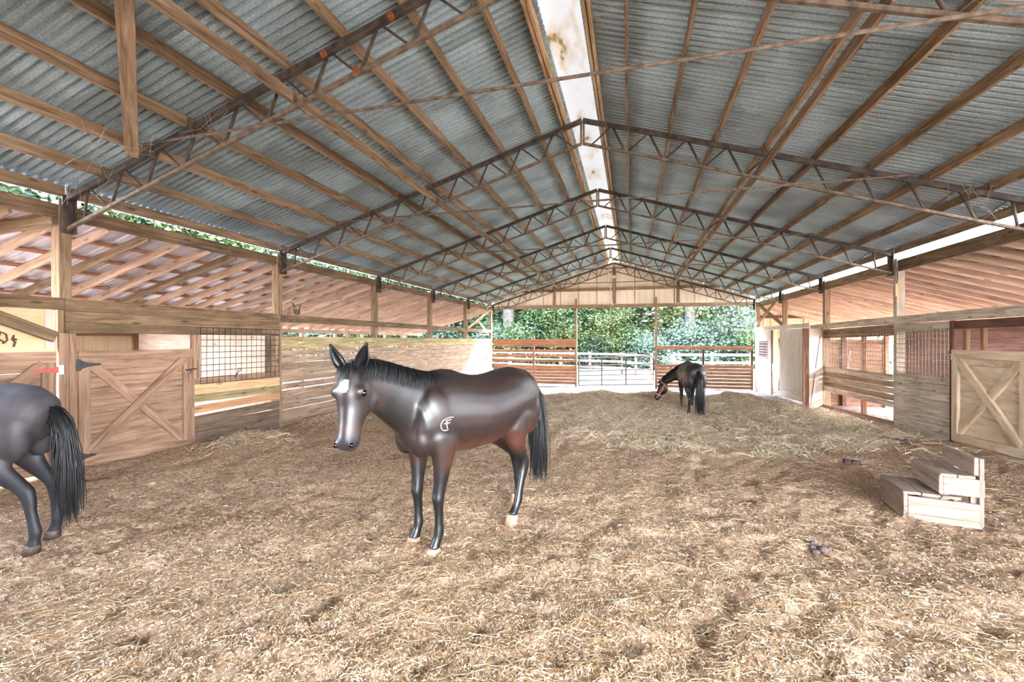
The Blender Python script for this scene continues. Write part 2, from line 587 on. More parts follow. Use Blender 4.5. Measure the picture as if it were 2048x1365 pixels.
# ------------------------------------------------------------------ trusses
TD = 0.44
TN = {2: 'nearest rusty steel roof truss, cut off by the top of the photo',
      3: 'rusty steel roof truss, the nearest one whose peak is in view',
      4: 'rusty steel roof truss, third from the camera, over the grilled stall',
      5: 'rusty steel roof truss, fourth from the camera',
      6: 'thin rusty steel roof truss just in front of the gable wall truss',
      7: 'farthest thin steel truss, standing against the cream gable wall'}
for n in range(2, 8):
    y = TY[n]
    t = thing('roof_truss', TN[n], 'truss', (XM, y, Z_RIDGE), group='steel roof trusses')
    for sgn in (-1, 1):
        xe = XM + sgn * 6.27
        xa = XM + sgn * 0.01
        board('top_chord', (xa, y, zroof(xa) - 0.042), (xe, y, zroof(xe) - 0.042), 0.074, 0.07, M_STEEL, t, bev=0.006)
        board('bottom_chord', (xa, y, zroof(xa) - TD), (xe, y, zroof(xe) - TD), 0.042, 0.05, M_STEELB, t, bev=0.005)
        for k in range(10):
            ub = 0.13 + 0.60 * k
            ut = ub + 0.37
            un = ub + 0.60 if k < 9 else ut + 0.10
            P = lambda u, top: (XM + sgn * u, y, zroof(XM + sgn * u) - (0.07 if top else TD - 0.01))
            rod('web', P(ub + 0.03, False), P(ut - 0.02, True), 0.0135, M_STEEL, t, 6)
            rod('web', P(ut + 0.02, True), P(un - 0.02, False), 0.0185, M_STEEL, t, 6)
        board('end_plate', (xe + sgn * 0.005, y, zroof(xe) + 0.0), (xe + sgn * 0.005, y, zroof(xe) - 0.50), 0.13, 0.02, M_STEEL, t, up=(0, 1, 0))
        board('end_plate_flange', (xe - sgn * 0.03, y + 0.055, zroof(xe) - 0.01), (xe - sgn * 0.03, y + 0.055, zroof(xe) - 0.50), 0.06, 0.012, M_STEEL, t, up=(1, 0, 0), bev=0.002)
    for s in (-1, 1):
        board('king_post', (XM + s * 0.022, y, Z_RIDGE - 0.05), (XM + s * 0.022, y, Z_RIDGE - TD), 0.05, 0.032, M_STEELB, t, up=(0, 1, 0))
    if n < 7:
        rod('tie_bar', (XM - 4.78, y - 0.045, 3.865), (XM + 4.78, y - 0.045, 3.875), 0.0165, M_STEELB, t, 8)
    if n == 2:
        mudspots = [(1.55, 'top'), (2.35, 'top'), (2.95, 'top'), (1.95, 'bot')]
        for u, w in mudspots:
            x = XM - u
            zz = zroof(x) - (0.06 if w == 'top' else TD - 0.02)
            bm = bmesh.new()
            bmesh.ops.create_icosphere(bm, subdivisions=2, radius=0.04)
            for v in bm.verts:
                v.co *= 1 + 0.35 * math.sin(v.co.x * 90 + v.co.z * 70) * math.cos(v.co.y * 80)
            me = bpy.data.meshes.new('wasp_mud')
            bm.to_mesh(me)
            bm.free()
            obj('mud_nest', me, M_RUST, t, Matrix.Translation((x, y - 0.03, zz)), smooth=True)['label'] = 'orange mud nest'

# ================================================================== lean-to roofs at both sides
LS = 0.285                                   # their slope
LW = 4.1


def zlean(u):                                # underside of the rafters, u metres out from the wall
    return 3.04 - LS * u


for sgn, nm, lab, ya0 in ((-1, 'ceiling_left', 'left lean-to roof, timber rafters carrying battens and metal sheets', 1.0),
                          (1, 'ceiling_right', 'right lean-to roof of closely set pinkish rafters under metal sheets', -0.6)):  # right roof runs on unseen towards the camera to block sunlight
    c = thing(nm, lab, 'roof', kind='structure')
    xw = XL if sgn < 0 else XR
    yr = TY[7] + 0.02
    k = 0
    while yr > ya0:
        j = random.uniform(-0.02, 0.02)
        board('rafter', (xw + sgn * 0.10, yr + j, zlean(0.10) + 0.07), (xw + sgn * (LW + 0.3), yr - j, zlean(LW + 0.3) + 0.07), 0.14, 0.04,
              M_RAFTER if (yr > 7.6 or k % 3) else M_PURLIN, c)
        yr -= 0.523
        k += 1
    y = TY[7] + 0.3
    while y > ya0:
        yb = max(y - 2 * B, ya0)
        for q in range(8):
            u = 0.22 + 0.585 * q
            x = xw + sgn * u
            board('batten', (x, y, zlean(u) + 0.14 + 0.022), (x, yb + 0.01, zlean(u) + 0.14 + 0.022), 0.088, 0.036, M_FENCE, c, up=(1, 0, -sgn * LS))
        y = yb
        if y - ya0 < 0.1:
            break
    xa, xb = xw + sgn * 0.13, xw + sgn * (LW + 0.45)
    me = slope_sheet('lean_sheet', xa, zlean(0.13) + 0.195, xb, zlean(LW + 0.45) + 0.195, SW, SW / 4, M_ROOF2, rib=0.02)
    n = int((TY[7] + 0.35 - ya0) / SW) + 1
    for i in range(n):
        obj('roof_sheet', me, M_ROOF2, c, Matrix.Translation((0, TY[7] + 0.35 - (i + 1) * SW, 0.003 * (i % 2))))
    # outer header and posts
    xo = xw + sgn * LW
    for nb in range(1 if sgn < 0 else 2, 7):
        board('outer_header', (xo, TY[nb] + 0.01, zlean(LW) - 0.07), (xo, TY[nb + 1] - 0.01, zlean(LW) - 0.07), 0.14, 0.05, M_RAFTER, c)
        for hy in (TY[nb], (TY[nb] + TY[nb + 1]) / 2):
            if sgn > 0 and hy < 11:
                continue
            zb = float(gz(xo, hy)) - 0.1
            board('outer_post', (xo + sgn * 0.09, hy, zb), (xo + sgn * 0.09, hy, zlean(LW) + 0.05), 0.10, 0.12, M_RAFTER, c, up=(1, 0, 0))

# ================================================================== left wall
wl = thing('wall_left', 'left barn wall of rough planks with posts, rails and an open slot on top', 'wall', kind='structure')
for n in range(1, 8):
    y = TY[n]
    zb = float(gz(XL, y)) - 0.15
    board('post', (XL - 0.105, y, zb), (XL - 0.105, y, 3.30), 0.14, 0.15, M_POST, wl, up=(0, 1, 0), bev=0.008)
for nb in range(1, 7):
    ya, yb = TY[nb] + 0.075, TY[nb + 1] - 0.075
    board('header', (XL - 0.07, ya, 3.15), (XL - 0.07, yb, 3.15), 0.185, 0.045, M_BEAM, wl)
    # the rail along the top of the stalls
    board('top_rail', (XL - 0.005, TY[nb] - 0.03, 1.945), (XL - 0.005, TY[nb + 1] - 0.035, 1.95), 0.155, 0.042, M_BEAM, wl)
for a, b in (((18.75, 2.02), (22.3, 3.15)), ((18.75, 3.15), (22.3, 1.75))):
    off = -0.03 if a[1] < b[1] else -0.16
    board('cross_brace', (XL + off, a[0], a[1]), (XL + off, b[0], b[1]), 0.14, 0.042, M_WALL, wl)
# the long plank wall, four bays
PH = 0.143
for nb in range(3, 7):
    ya, yb = TY[nb] - 0.005, TY[nb + 1] - 0.012
    if nb == 3:
        ya += 0.03
    z = 1.565 - 0.004 * (nb - 3)
    row = 0
    while z > float(gz(XL, yb)) - 0.12:
        g = (random.choice([0.003, 0.005, 0.012, 0.018]) if nb == 3 else random.choice([0.003, 0.004, 0.005, 0.008])) if row > 2 else 0.009
        mt = M_YELLOW if row < 2 else M_WALL
        tilt = random.uniform(-0.006, 0.006)
        board('plank', (XL - 0.028 + random.uniform(-0.004, 0.004), ya, z - PH / 2 + tilt), (XL - 0.028, yb, z - PH / 2 - tilt), PH - g, 0.03, mt, wl)
        z -= PH
        row += 1
# stubs of the outer rail seen through the slot
for y in (9.5, 12.6, 16.2, 19.6):
    board('stub_post', (XL - 1.9, y, -0.6), (XL - 1.9, y, 1.80), 0.09, 0.09, M_RAFTER, wl, up=(0, 1, 0))

# stall front, second bay
yA, yB = TY[2], TY[3]
for k in range(2):
    board('lintel_board', (XL - 0.012, yA - 0.02, 1.795 - 0.148 * k), (XL - 0.012, (yB - 0.045) if k == 0 else 5.92, 1.795 - 0.148 * k), 0.143, 0.035, M_BEAM, wl)
board('lintel_board', (XL - 0.03, 5.9, 1.647), (XL - 0.03, yB - 0.045, 1.647), 0.143, 0.035, M_BEAM, wl)
for k, (y, w) in enumerate(((4.02, 0.105), (4.115, 0.075))):
    board('jamb_board', (XL - 0.012, y, -0.42), (XL - 0.012, y, 1.572), w, 0.036, M_DOOR, wl, up=(0, 1, 0))
board('jamb_board', (XL - 0.008, 5.765, -0.5), (XL - 0.008, 5.765, 1.575), 0.05, 0.05, M_DOOR, wl, up=(0, 1, 0))
board('jamb_board', (XL - 0.02, 5.85, 0.70), (XL - 0.02, 5.85, 1.575), 0.12, 0.03, M_DOOR, wl, up=(0, 1, 0))
board('jamb_board', (XL - 0.10, 7.47, 0.80), (XL - 0.10, 7.47, 1.57), 0.14, 0.04, M_DARKWET, wl, up=(0, 1, 0))
board('sill_board', (XL - 0.02, 5.80, 0.775), (XL - 0.02, yB - 0.04, 0.755), 0.115, 0.035, M_DOOR, wl)
low = [(0.712, 0.545, M_NEW), (0.538, 0.405, M_YELLOW), (0.372, 0.245, M_NEWORANGE), (0.20, 0.052, M_DARKWET), (0.045, -0.095, M_DARKWET), (-0.10, -0.24, M_DARKWET), (-0.245, -0.38, M_DARKWET), (-0.385, -0.53, M_DARKWET)]
for q, (zt, zb, mt) in enumerate(low):
    tl = 0.028 if q in (2, 3) else 0.0
    board('plank', (XL - 0.018, 5.795, (zt + zb) / 2 - tl + 0.02), (XL - 0.018, yB - 0.04, (zt + zb) / 2 + tl - 0.01), zt - zb, 0.032, mt, wl)
board('threshold', (XL - 0.02, 4.1, -0.30), (XL - 0.02, 5.78, -0.40), 0.15, 0.04, M_DOOR, wl)
# inside of that stall
V = []
pr = sheet_profile(1.374, 0.229, 0.018)
Q = []
for (a, h) in pr:
    V += [(0, a, 0), (0, a, 2.35)]
    V[-2] = (h, a, 0)
    V[-1] = (h, a, 2.35)
for i in range(len(pr) - 1):
    Q.append((2 * i, 2 * i + 1, 2 * i + 3, 2 * i + 2))
me = mesh('siding', V, Q)
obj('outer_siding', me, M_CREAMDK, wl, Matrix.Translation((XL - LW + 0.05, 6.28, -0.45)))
board('girt', (XL - LW + 0.13, 6.3, 1.60), (XL - LW + 0.13, yB - 0.1, 1.60), 0.05, 0.12, M_REDB, wl)
board('girt', (XL - LW + 0.13, 7.62, 0.2), (XL - LW + 0.13, 7.62, 1.95), 0.09, 0.09, M_REDB, wl, up=(0, 1, 0))
board('partition_panel', (XL - LW + 0.2, yB - 0.085, 0.75), (XL - 0.2, yB - 0.085, 0.75), 2.3, 0.02, M_PLYPINK, wl)
board('partition_panel', (XL - LW + 0.2, yA + 0.09, 0.75), (XL - 0.2, yA + 0.09, 0.75), 2.3, 0.02, M_PLYPINK, wl)

# first bay, cut off by the left edge of the photo
board('panel', (XL - 0.05, 1.2, 1.60), (XL - 0.05, yA - 0.09, 1.60), 0.54, 0.018, M_PLY, wl)
board('panel_edge', (XL - 0.03, yA - 0.16, 1.36), (XL - 0.03, yA - 0.16, 1.86), 0.10, 0.02, M_PLYPINK, wl, up=(0, 1, 0))
board('knee_brace', (XL + 0.06, 2.15, 2.30), (XL + 0.06, 3.90, 1.52), 0.135, 0.05, M_BEAM, wl)
board('strut', (XL - 0.05, 3.93, 3.05), (XL - 1.5, 3.60, 2.80), 0.17, 0.05, M_BEAM, wl)
# brand-like scorch marks on the pale plywood
marks = [[(3.40, 1.53), (3.44, 1.58), (3.49, 1.55), (3.50, 1.48), (3.46, 1.44)], [(3.44, 1.57), (3.42, 1.50), (3.47, 1.46)], [(3.56, 1.54), (3.54, 1.49), (3.57, 1.46), (3.555, 1.40)], [(3.55, 1.50), (3.585, 1.485)]]
tubes('scorch_mark', [([(XL - 0.037, y, z) for y, z in mk], 0.011) for mk in marks], M_REDDK, wl, n=5)['label'] = 'dark brown scorched marks'


def x_door(name, label, x, y0, y1, z0a, z0b, z1, mat_f, mat_p, sgn, proud=0.03, hinge=None, fw=0.14):
    """boarded stall door in the plane x, from y0 to y1; sgn points into the aisle"""
    d = thing(name, label, 'door', (x, (y0 + y1) / 2, z0a), kind='structure')
    xf = x + sgn * proud / 2
    za = lambda y: z0a + (z0b - z0a) * (y - y0) / (y1 - y0)
    hm = (z1 + z0a) / 2
    # three plywood courses
    zz = [min(z0a, z0b) + 0.03, z0a + 0.55 * (z1 - z0a), z1 - 0.26, z1 - 0.02]
    for k in range(3):
        board('panel_board', (x - sgn * 0.012, y0 + 0.02, (zz[k] + zz[k + 1]) / 2), (x - sgn * 0.012, y1 - 0.02, (zz[k] + zz[k + 1]) / 2), zz[k + 1] - zz[k] - 0.004, 0.02, mat_p, d)
    board('frame_rail', (xf, y0, z1 - fw / 2), (xf, y1, z1 - fw / 2), fw, proud, mat_f, d)
    board('frame_rail', (xf, y0, za(y0) + fw / 2), (xf, y1, za(y1) + fw / 2), fw, proud, mat_f, d)
    for y in (y0 + fw / 2, y1 - fw / 2):
        board('frame_stile', (xf - sgn * 0.002, y, za(y) + fw * 0.9), (xf - sgn * 0.002, y, z1 - fw - 0.002), fw, proud, mat_f, d, up=(0, 1, 0))
    i = fw * 0.9
    A, Bp = (xf - sgn * 0.012, y0 + i, z1 - i - 0.03), (xf - sgn * 0.012, y1 - i, za(y1) + i + 0.04)
    C_, D_ = (xf + sgn * 0.003, y0 + i, za(y0) + i + 0.04), (xf + sgn * 0.003, y1 - i, z1 - i - 0.03)
    board('brace', C_, D_, fw * 0.92, proud, mat_f, d)
    board('brace', A, Bp, fw * 0.92, proud, mat_f, d)
    return d


def strap_hinge(parent, x, y, z, sgn_y, L, mat, matp, h=0.10):
    """tapered strap hinge in the plane x, pointing along sgn_y"""
    V = [(0, 0, -h * 0.42), (0, 0, h * 0.42), (0, sgn_y * L * 0.3, h * 0.22), (0, sgn_y * L * 0.85, h * 0.12), (0, sgn_y * L, 0.0), (0, sgn_y * L * 0.85, -h * 0.12), (0, sgn_y * L * 0.3, -h * 0.22)]
    n = len(V)
    W = V + [(0.006, b, c) for a, b, c in V]
    Fc = [tuple(range(n)), tuple(range(2 * n - 1, n - 1, -1))] + [(k, (k + 1) % n, n + (k + 1) % n, n + k) for k in range(n)]
    h_o = obj('hinge', mesh('hinge', W, Fc), mat, parent, Matrix.Translation((x, y, z)))
    board('hinge_plate', (x + 0.004, y - sgn_y * 0.03, z - h * 0.6), (x + 0.004, y - sgn_y * 0.03, z + h * 0.6), 0.05, 0.006, matp, h_o, up=(0, 1, 0), bev=0.001)
    return h_o


d1 = x_door('door_1', 'half door at the left photo edge with a red strap hinge, behind the grey horse', XL + 0.0, 2.38, 3.93, -0.15, -0.20, 1.335, M_DOOR, M_DOOR, 1)
strap_hinge(d1, XL + 0.034, 3.945, 1.10, -1, 0.28, M_RED, M_ZINC)
d2 = x_door('door_2', 'closed brown plywood stall door with X brace on the left wall', XL + 0.0, 4.165, 5.73, -0.20, -0.31, 1.335, M_DOOR, M_DOOR, 1)
strap_hinge(d2, XL + 0.034, 4.19, 1.15, 1, 0.24, M_BLACK, M_BLACK, h=0.13)
strap_hinge(d2, XL + 0.034, 4.19, -0.08, 1, 0.18, M_BLACK, M_BLACK, h=0.13)
tubes('latch', [([(XL + 0.04, 5.62, 0.99), (XL + 0.045, 5.80, 1.0)], 0.012), ([(XL + 0.05, 5.66, 0.99), (XL + 0.06, 5.68, 0.93), (XL + 0.05, 5.70, 0.99)], 0.006)], M_BLACK, d2)
tubes('latch_rope', [([(XL + 0.05, 5.66, 0.98), (XL + 0.055, 5.665, 0.90), (XL + 0.05, 5.70, 0.84), (XL + 0.055, 5.715, 0.80)], 0.007)], M_ROPE, d2)['label'] = 'pink cord on the latch'


def grille(name, label, x, y0, y1, z0, z1, step_y, step_z, r, mat, z0b=None):
    w = thing(name, label, 'grille', (x, y0, z0), kind='structure')
    ch = []
    z0b = z0 if z0b is None else z0b
    ny = int((y1 - y0) / step_y)
    for i in range(ny + 1):
        y = y0 + (y1 - y0) * i / ny
        zl = z0 + (z0b - z0) * i / ny
        ch.append(([(x, y, zl), (x + random.uniform(-.006, .006), y + random.uniform(-.006, .006), (zl + z1) / 2), (x, y, z1)], r))
    nz_ = int((z1 - z0) / step_z)
    for i in range(nz_ + 1):
        ch.append(([(x + 0.004, y0, z0 + (z1 - z0) * i / nz_), (x + 0.004, (y0 + y1) / 2, z0 + (z1 - z0) * i / nz_ + random.uniform(-.008, .008)), (x + 0.004, y1, z0b + (z1 - z0b) * i / nz_)], r))
    tubes('wire', ch, mat, w, n=4)['kind'] = 'stuff'
    return w


grille('window_1', 'dark wire grille over the left stall, beside the X-braced door', XL + 0.012, 5.90, 7.65, 0.73, 1.70, 0.115, 0.10, 0.0055, M_WIRE)
clip = thing('snap_clip', 'black snap clip hooked on the left wire grille', 'clip', (XL + 0.03, 6.58, 0.80))
tubes('hook', [([(XL + 0.03, 6.56, 0.80), (XL + 0.035, 6.61, 0.88)], 0.012), ([(XL + 0.035, 6.61, 0.88), (XL + 0.04, 6.625, 0.95), (XL + 0.04, 6.655, 0.965), (XL + 0.04, 6.68, 0.93), (XL + 0.035, 6.63, 0.88)], 0.006)], M_BLACK, clip)
# bracket and cables on the second post
br = thing('post_bracket', 'small wooden block with dangling cable beside the post above the left stall', 'bracket', (XL + 0.13, 7.80, 2.03))
board('block', (XL + 0.075, 7.80, 2.05), (XL + 0.075, 7.80, 2.17), 0.10, 0.08, M_POST, br, up=(0, 1, 0))
board('block', (XL + 0.075, 8.10, 2.05), (XL + 0.075, 8.10, 2.16), 0.10, 0.08, M_POST, br, up=(0, 1, 0))
tubes('cable', [([(XL + 0.11, 7.90, 2.28), (XL + 0.13, 7.95, 2.20), (XL + 0.12, 7.93, 2.12), (XL + 0.13, 7.98, 2.03), (XL + 0.12, 8.06, 2.03), (XL + 0.13, 8.12, 2.26)], 0.012)], M_STEEL, br)

# ================================================================== right wall
wr = thing('wall_right', 'right barn wall of grey weathered planks, posts and rails', 'wall', kind='structure')
for n in range(1, 8):
    y = TY[n]
    zb = float(gz(XR, y)) - 0.15
    board('post', (XR + 0.105, y, zb), (XR + 0.105, y, 3.25), 0.14, 0.15, M_POST if n > 4 else M_GREYB, wr, up=(0, 1, 0), bev=0.008)
for nb in range(2, 7):
    ya, yb = TY[nb] + 0.075, TY[nb + 1] - 0.075
    board('header', (XR + 0.07, ya, 3.08), (XR + 0.07, yb, 3.08), 0.24, 0.045, M_BEAM if nb < 4 else M_PURLIN, wr)
for a, b in (((18.75, 2.08), (22.3, 3.18)), ((18.75, 3.18), (22.3, 2.08))):
    off = -0.02 if a[1] < b[1] else 0.03
    board('cross_brace', (XR + off, b[0], a[1]), (XR + off, a[0], b[1]), 0.14, 0.042, M_POST, wr)
Y3, Y4, Y5 = TY[3], TY[4], TY[5]
board('top_rail', (XR + 0.0, Y3 - 1.2, 1.915), (XR + 0.0, 10.25, 1.915), 0.16, 0.042, M_GREYB, wr)
board('top_rail', (XR + 0.0, 10.255, 1.91), (XR + 0.0, 12.9, 1.91), 0.16, 0.042, M_GREYB, wr)
board('top_rail', (XR + 0.0, 12.905, 1.905), (XR + 0.0, 15.9, 1.875), 0.15, 0.042, M_GREYB, wr)
board('lintel_board', (XR + 0.015, 9.62, 1.735), (XR + 0.015, Y4 - 0.01, 1.735), 0.175, 0.035, M_GREYB, wr)
board('lintel_board', (XR + 0.02, Y4 + 0.02, 1.70), (XR + 0.02, Y5 - 0.1, 1.66), 0.25, 0.035, M_BEAM, wr)
board('lintel_board', (XR + 0.02, Y3 - 1.0, 1.75), (XR + 0.02, 9.52, 1.75), 0.14, 0.04, M_REDDK, wr)
board('jamb_board', (XR + 0.012, 9.565, -0.35), (XR + 0.012, 9.565, 1.83), 0.085, 0.05, M_REDDK, wr, up=(0, 1, 0))
board('jamb_board', (XR + 0.05, 9.30, 1.30), (XR + 0.05, 9.30, 1.66), 0.10, 0.05, M_REDB, wr, up=(0, 1, 0))
board('jamb_board', (XR + 0.09, 8.98, 1.20), (XR + 0.09, 8.98, 1.70), 0.08, 0.05, M_REDB, wr, up=(0, 1, 0))
z = 0.80
while z > -0.45:
    board('plank', (XR + 0.018 + random.uniform(-.004, .004), 9.615, z - 0.075 + 0.01), (XR + 0.018, Y4 - 0.01, z - 0.075 - 0.01), 0.140, 0.032, M_GREYB, wr)
    z -= 0.152
for k in range(10):  # unseen near planks, added to keep sun and daylight off the floor
    board('plank', (XR + 0.018, -0.6, -0.25 + 0.152 * k), (XR + 0.018, 7.90, -0.25 + 0.152 * k), 0.146, 0.032, M_GREYB, wr)
board('plank', (XR + 0.018, 7.92, -0.325), (XR + 0.018, 9.60, -0.345), 0.15, 0.034, M_GREYB, wr)
z = 0.74
for k in range(5):
    mt = M_GREYB if k % 2 == 0 else M_WALL
    board('plank', (XR + 0.018, Y4 + 0.02, z - 0.072), (XR + 0.018, Y5 - 0.08, z - 0.072 - 0.02), 0.136 if k != 2 else 0.125, 0.032, mt, wr)
    z -= 0.146
board('plank', (XR + 0.018, Y4 + 0.02, -0.36), (XR + 0.018, Y5 - 0.08, -0.50), 0.17, 0.034, M_WALL, wr)
board('stall_post', (XR + 0.10, 12.85, -0.6), (XR + 0.10, 12.85, 1.6), 0.09, 0.09, M_FENCE, wr, up=(0, 1, 0))
board('stall_post', (XR + 0.02, Y5 - 0.04, -0.7), (XR + 0.02, Y5 - 0.04, 1.85), 0.09, 0.10, M_POST, wr, up=(0, 1, 0))
grille('window_2', 'pale wire grille over the right stall with a white rope hanging behind it', XR - 0.012, Y4 + 0.05, Y5 - 0.12, 0.70, 1.62, 0.105, 0.098, 0.0058, M_WIREL)
grille('window_3', 'pale wire grille over the dark right stall, beside the X-braced door', XR - 0.012, 9.63, Y4 - 0.05, 0.72, 1.70, 0.105, 0.098, 0.0058, M_WIREL)
d3 = x_door('door_3', 'grey-beige plywood stall door with X brace at the right photo edge', XR + 0.0, 7.95, 9.50, -0.22, -0.28, 1.315, M_DOORR, M_DOORR, -1, proud=0.05)
tubes('latch', [([(XR - 0.04, 9.44, 1.22), (XR - 0.045, 9.58, 1.23)], 0.014), ([(XR - 0.05, 9.48, 1.22), (XR - 0.055, 9.49, 1.14)], 0.010)], M_ZINC, d3)
# stall insides
board('partition_panel', (XR + 0.2, Y4 + 0.09, 0.70), (XR + LW - 0.1, Y4 + 0.09, 0.70), 2.3, 0.02, M_REDDK, wr)
board('partition_panel', (XR + 0.2, 6.0, 0.70), (XR + LW - 0.1, 6.0, 0.70), 2.3, 0.02, M_REDDK, wr)
board('outer_light_block', (XR + LW, 6.0, 0.3), (XR + LW, Y4 + 0.1, 0.3), 1.5, 0.02, M_REDB, wr)  # unseen outer wall, added to keep this stall dark
for k in range(11):
    zc = -0.6 + 0.2 * k
    board('partition_plank', (XR + 0.15, 16.35, zc), (XR + 2.15, 16.35, zc), 0.1995, 0.03, M_REDB, wr)
board('partition_post', (XR + 1.05, 16.30, -0.8), (XR + 1.05, 16.30, 1.7), 0.12, 0.10, M_REDDK, wr, up=(1, 0, 0))
board('partition_post', (XR + 2.2, 16.32, -0.8), (XR + 2.2, 16.32, 1.9), 0.10, 0.10, M_FENCE, wr, up=(1, 0, 0))
rope = thing('hanging_rope', 'white and pink rope hanging behind the pale grille of the right stall', 'rope', (XR + 0.08, 13.5, 0.8))
tubes('cord', [([(XR + 0.06, 14.85, 0.82), (XR + 0.08, 14.2, 0.98), (XR + 0.09, 13.55, 1.18)], 0.010)], M_ROPE, rope)
tubes('tail_end', [([(XR + 0.09, 13.55, 1.20), (XR + 0.09, 13.6, 1.05), (XR + 0.09, 13.62, 0.85), (XR + 0.09, 13.68, 0.74)], 0.018)], M_ROPEW, rope)

# white-washed tack room front
board('top_rail', (XR - 0.01, 15.95, 1.955), (XR - 0.01, 22.36, 1.985), 0.15, 0.045, M_WHITE, wr)
k = 0
y = 19.85
while y < 22.3:
    yb = min(y + 0.305, 22.33)
    board('siding_board', (XR + 0.0, (y + yb) / 2, float(gz(XR, y)) - 0.08), (XR + 0.0, (y + yb) / 2, 1.88), yb - y - 0.004, 0.025, M_WHITE, wr, up=(0, 1, 0))
    y = yb
board('jamb_board', (XR - 0.02, 19.80, float(gz(XR, 19.8)) - 0.1), (XR - 0.02, 19.80, 1.88), 0.09, 0.06, M_REDB, wr, up=(0, 1, 0))
board('recess_panel', (XR + 0.35, 19.4, 0.6), (XR + 0.35, 18.6, 0.6), 2.6, 0.02, M_PLYPINK, wr)
vent = thing('louvre_vent', 'louvred vent in the white tack room wall next to the far fence', 'vent', (XR - 0.02, 21.05, 1.08))
for zz in (0.72, 1.46):
    board('vent_frame', (XR - 0.025, 20.42, zz), (XR - 0.025, 21.70, zz), 0.06, 0.03, M_WHITE, vent)
for yy in (20.42, 21.70):
    board('vent_frame', (XR - 0.025, yy, 0.72), (XR - 0.025, yy, 1.46), 0.06, 0.03, M_WHITE, vent, up=(0, 1, 0))
board('vent_back', (XR - 0.014, 20.44, 1.09), (XR - 0.014, 21.68, 1.09), 0.70, 0.004, M_REDDK, vent, bev=0)
for q in range(6):
    board('slat', (XR - 0.028, 20.46, 0.80 + 0.115 * q), (XR - 0.028, 21.66, 0.80 + 0.115 * q), 0.035, 0.012, M_WHITE, vent, up=(-0.6, 0, 0.8), bev=0.001)
d5 = thing('door_5', 'white-washed sliding plank door of the tack room, standing ajar', 'door', (XR - 0.06, 17.5, -0.6), kind='structure')
y = 16.36
while y < 18.75:
    yb = min(y + 0.4, 18.75)
    board('door_board', (XR - 0.05, (y + yb) / 2, float(gz(XR, y)) + 0.02), (XR - 0.05, (y + yb) / 2, 1.87), yb - y - 0.003, 0.025, M_WHITE, d5, up=(0, 1, 0), bev=0.002)
    y = yb
board('edge_strip', (XR - 0.055, 16.33, float(gz(XR, 16.3)) - 0.02), (XR - 0.055, 16.33, 1.87), 0.05, 0.06, M_REDB, d5, up=(0, 1, 0))
for zz in (-0.40, -0.22):
    board('bottom_board', (XR - 0.075, 16.36, zz + 0.02), (XR - 0.075, 18.75, zz - 0.08), 0.17, 0.022, M_WHITE, d5)
for a, b in (((18.85, 1.60), (19.5, -0.5)), ((18.85, -0.45), (19.45, 1.55))):
    board('leaning_bar', (XR + 0.12, a[0], a[1]), (XR + 0.12, b[0], b[1]), 0.05, 0.03, M_REDB, d5)
tubes('bolt', [([(XR - 0.03, 19.72, 0.55), (XR - 0.05, 19.66, 0.30), (XR - 0.05, 19.62, 0.24), (XR - 0.05, 19.64, -0.4)], 0.014)], M_ZINC, d5)
# open door hinged on the stall post
hx, hy = XR - 0.06, Y5 - 0.12
fx, fy = 4.55, 13.45
d4 = thing('door_4', 'tall white-washed door swung open into the aisle, beside the right stall', 'door', (hx, hy, -0.5), kind='structure')
dv = Vector((fx - hx, fy - hy, 0))
nrm = Vector((dv.y, -dv.x, 0)).normalized()
for q in range(5):
    p0 = Vector((hx, hy, 0)) + dv * (q / 5 + 0.10)
    board('door_board', (p0.x, p0.y, -0.42), (p0.x, p0.y, 1.80), dv.length / 5 - 0.004, 0.028, M_WHITE, d4, up=tuple(dv.normalized()), bev=0.002)
for zz in (-0.30, 0.62):
    a_ = Vector((hx, hy, zz)) + dv * 0.02
    b_ = Vector((hx, hy, zz)) + dv * 0.98
    sft = nrm * -0.03
    board('ledge', tuple(a_ + sft), tuple(b_ + sft), 0.15, 0.028, M_WHITE if zz > 0 else M_REDB, d4)
    board('ledge', tuple(a_ - sft), tuple(b_ - sft), 0.15, 0.028, M_WHITE if zz > 0 else M_REDB, d4)
e_ = Vector((hx, hy, 0)) + dv * 1.01
board('edge_strip', (e_.x, e_.y, -0.44), (e_.x, e_.y, 1.80), 0.05, 0.09, M_REDB, d4, up=tuple(dv.normalized()))
for sd in (1, -1):
    a_ = Vector((hx, hy, -0.25)) + dv * 0.85 + nrm * 0.02 * sd
    b_ = Vector((hx, hy, 1.6)) + dv * 0.2 + nrm * 0.02 * sd
    board('brace_bar', tuple(a_), tuple(b_), 0.035, 0.02, M_REDB, d4, bev=0.002)
# insulator bracket on post 4
tg = thing('hanging_tag', 'yellow plastic tag hanging on the right wall post, over the grilled stalls', 'tag', (XR - 0.02, Y4 - 0.09, 2.75))
board('plate', (XR + 0.03, Y4 - 0.085, 2.42), (XR + 0.03, Y4 - 0.085, 2.70), 0.06, 0.008, M_NEW, tg, up=(1, 0, 0), bev=0.001)
tubes('string', [([(XR + 0.03, Y4 - 0.085, 2.69), (XR + 0.045, Y4 - 0.085, 2.85), (XR + 0.02, Y4 - 0.085, 3.05)], 0.006)], M_STEEL, tg)

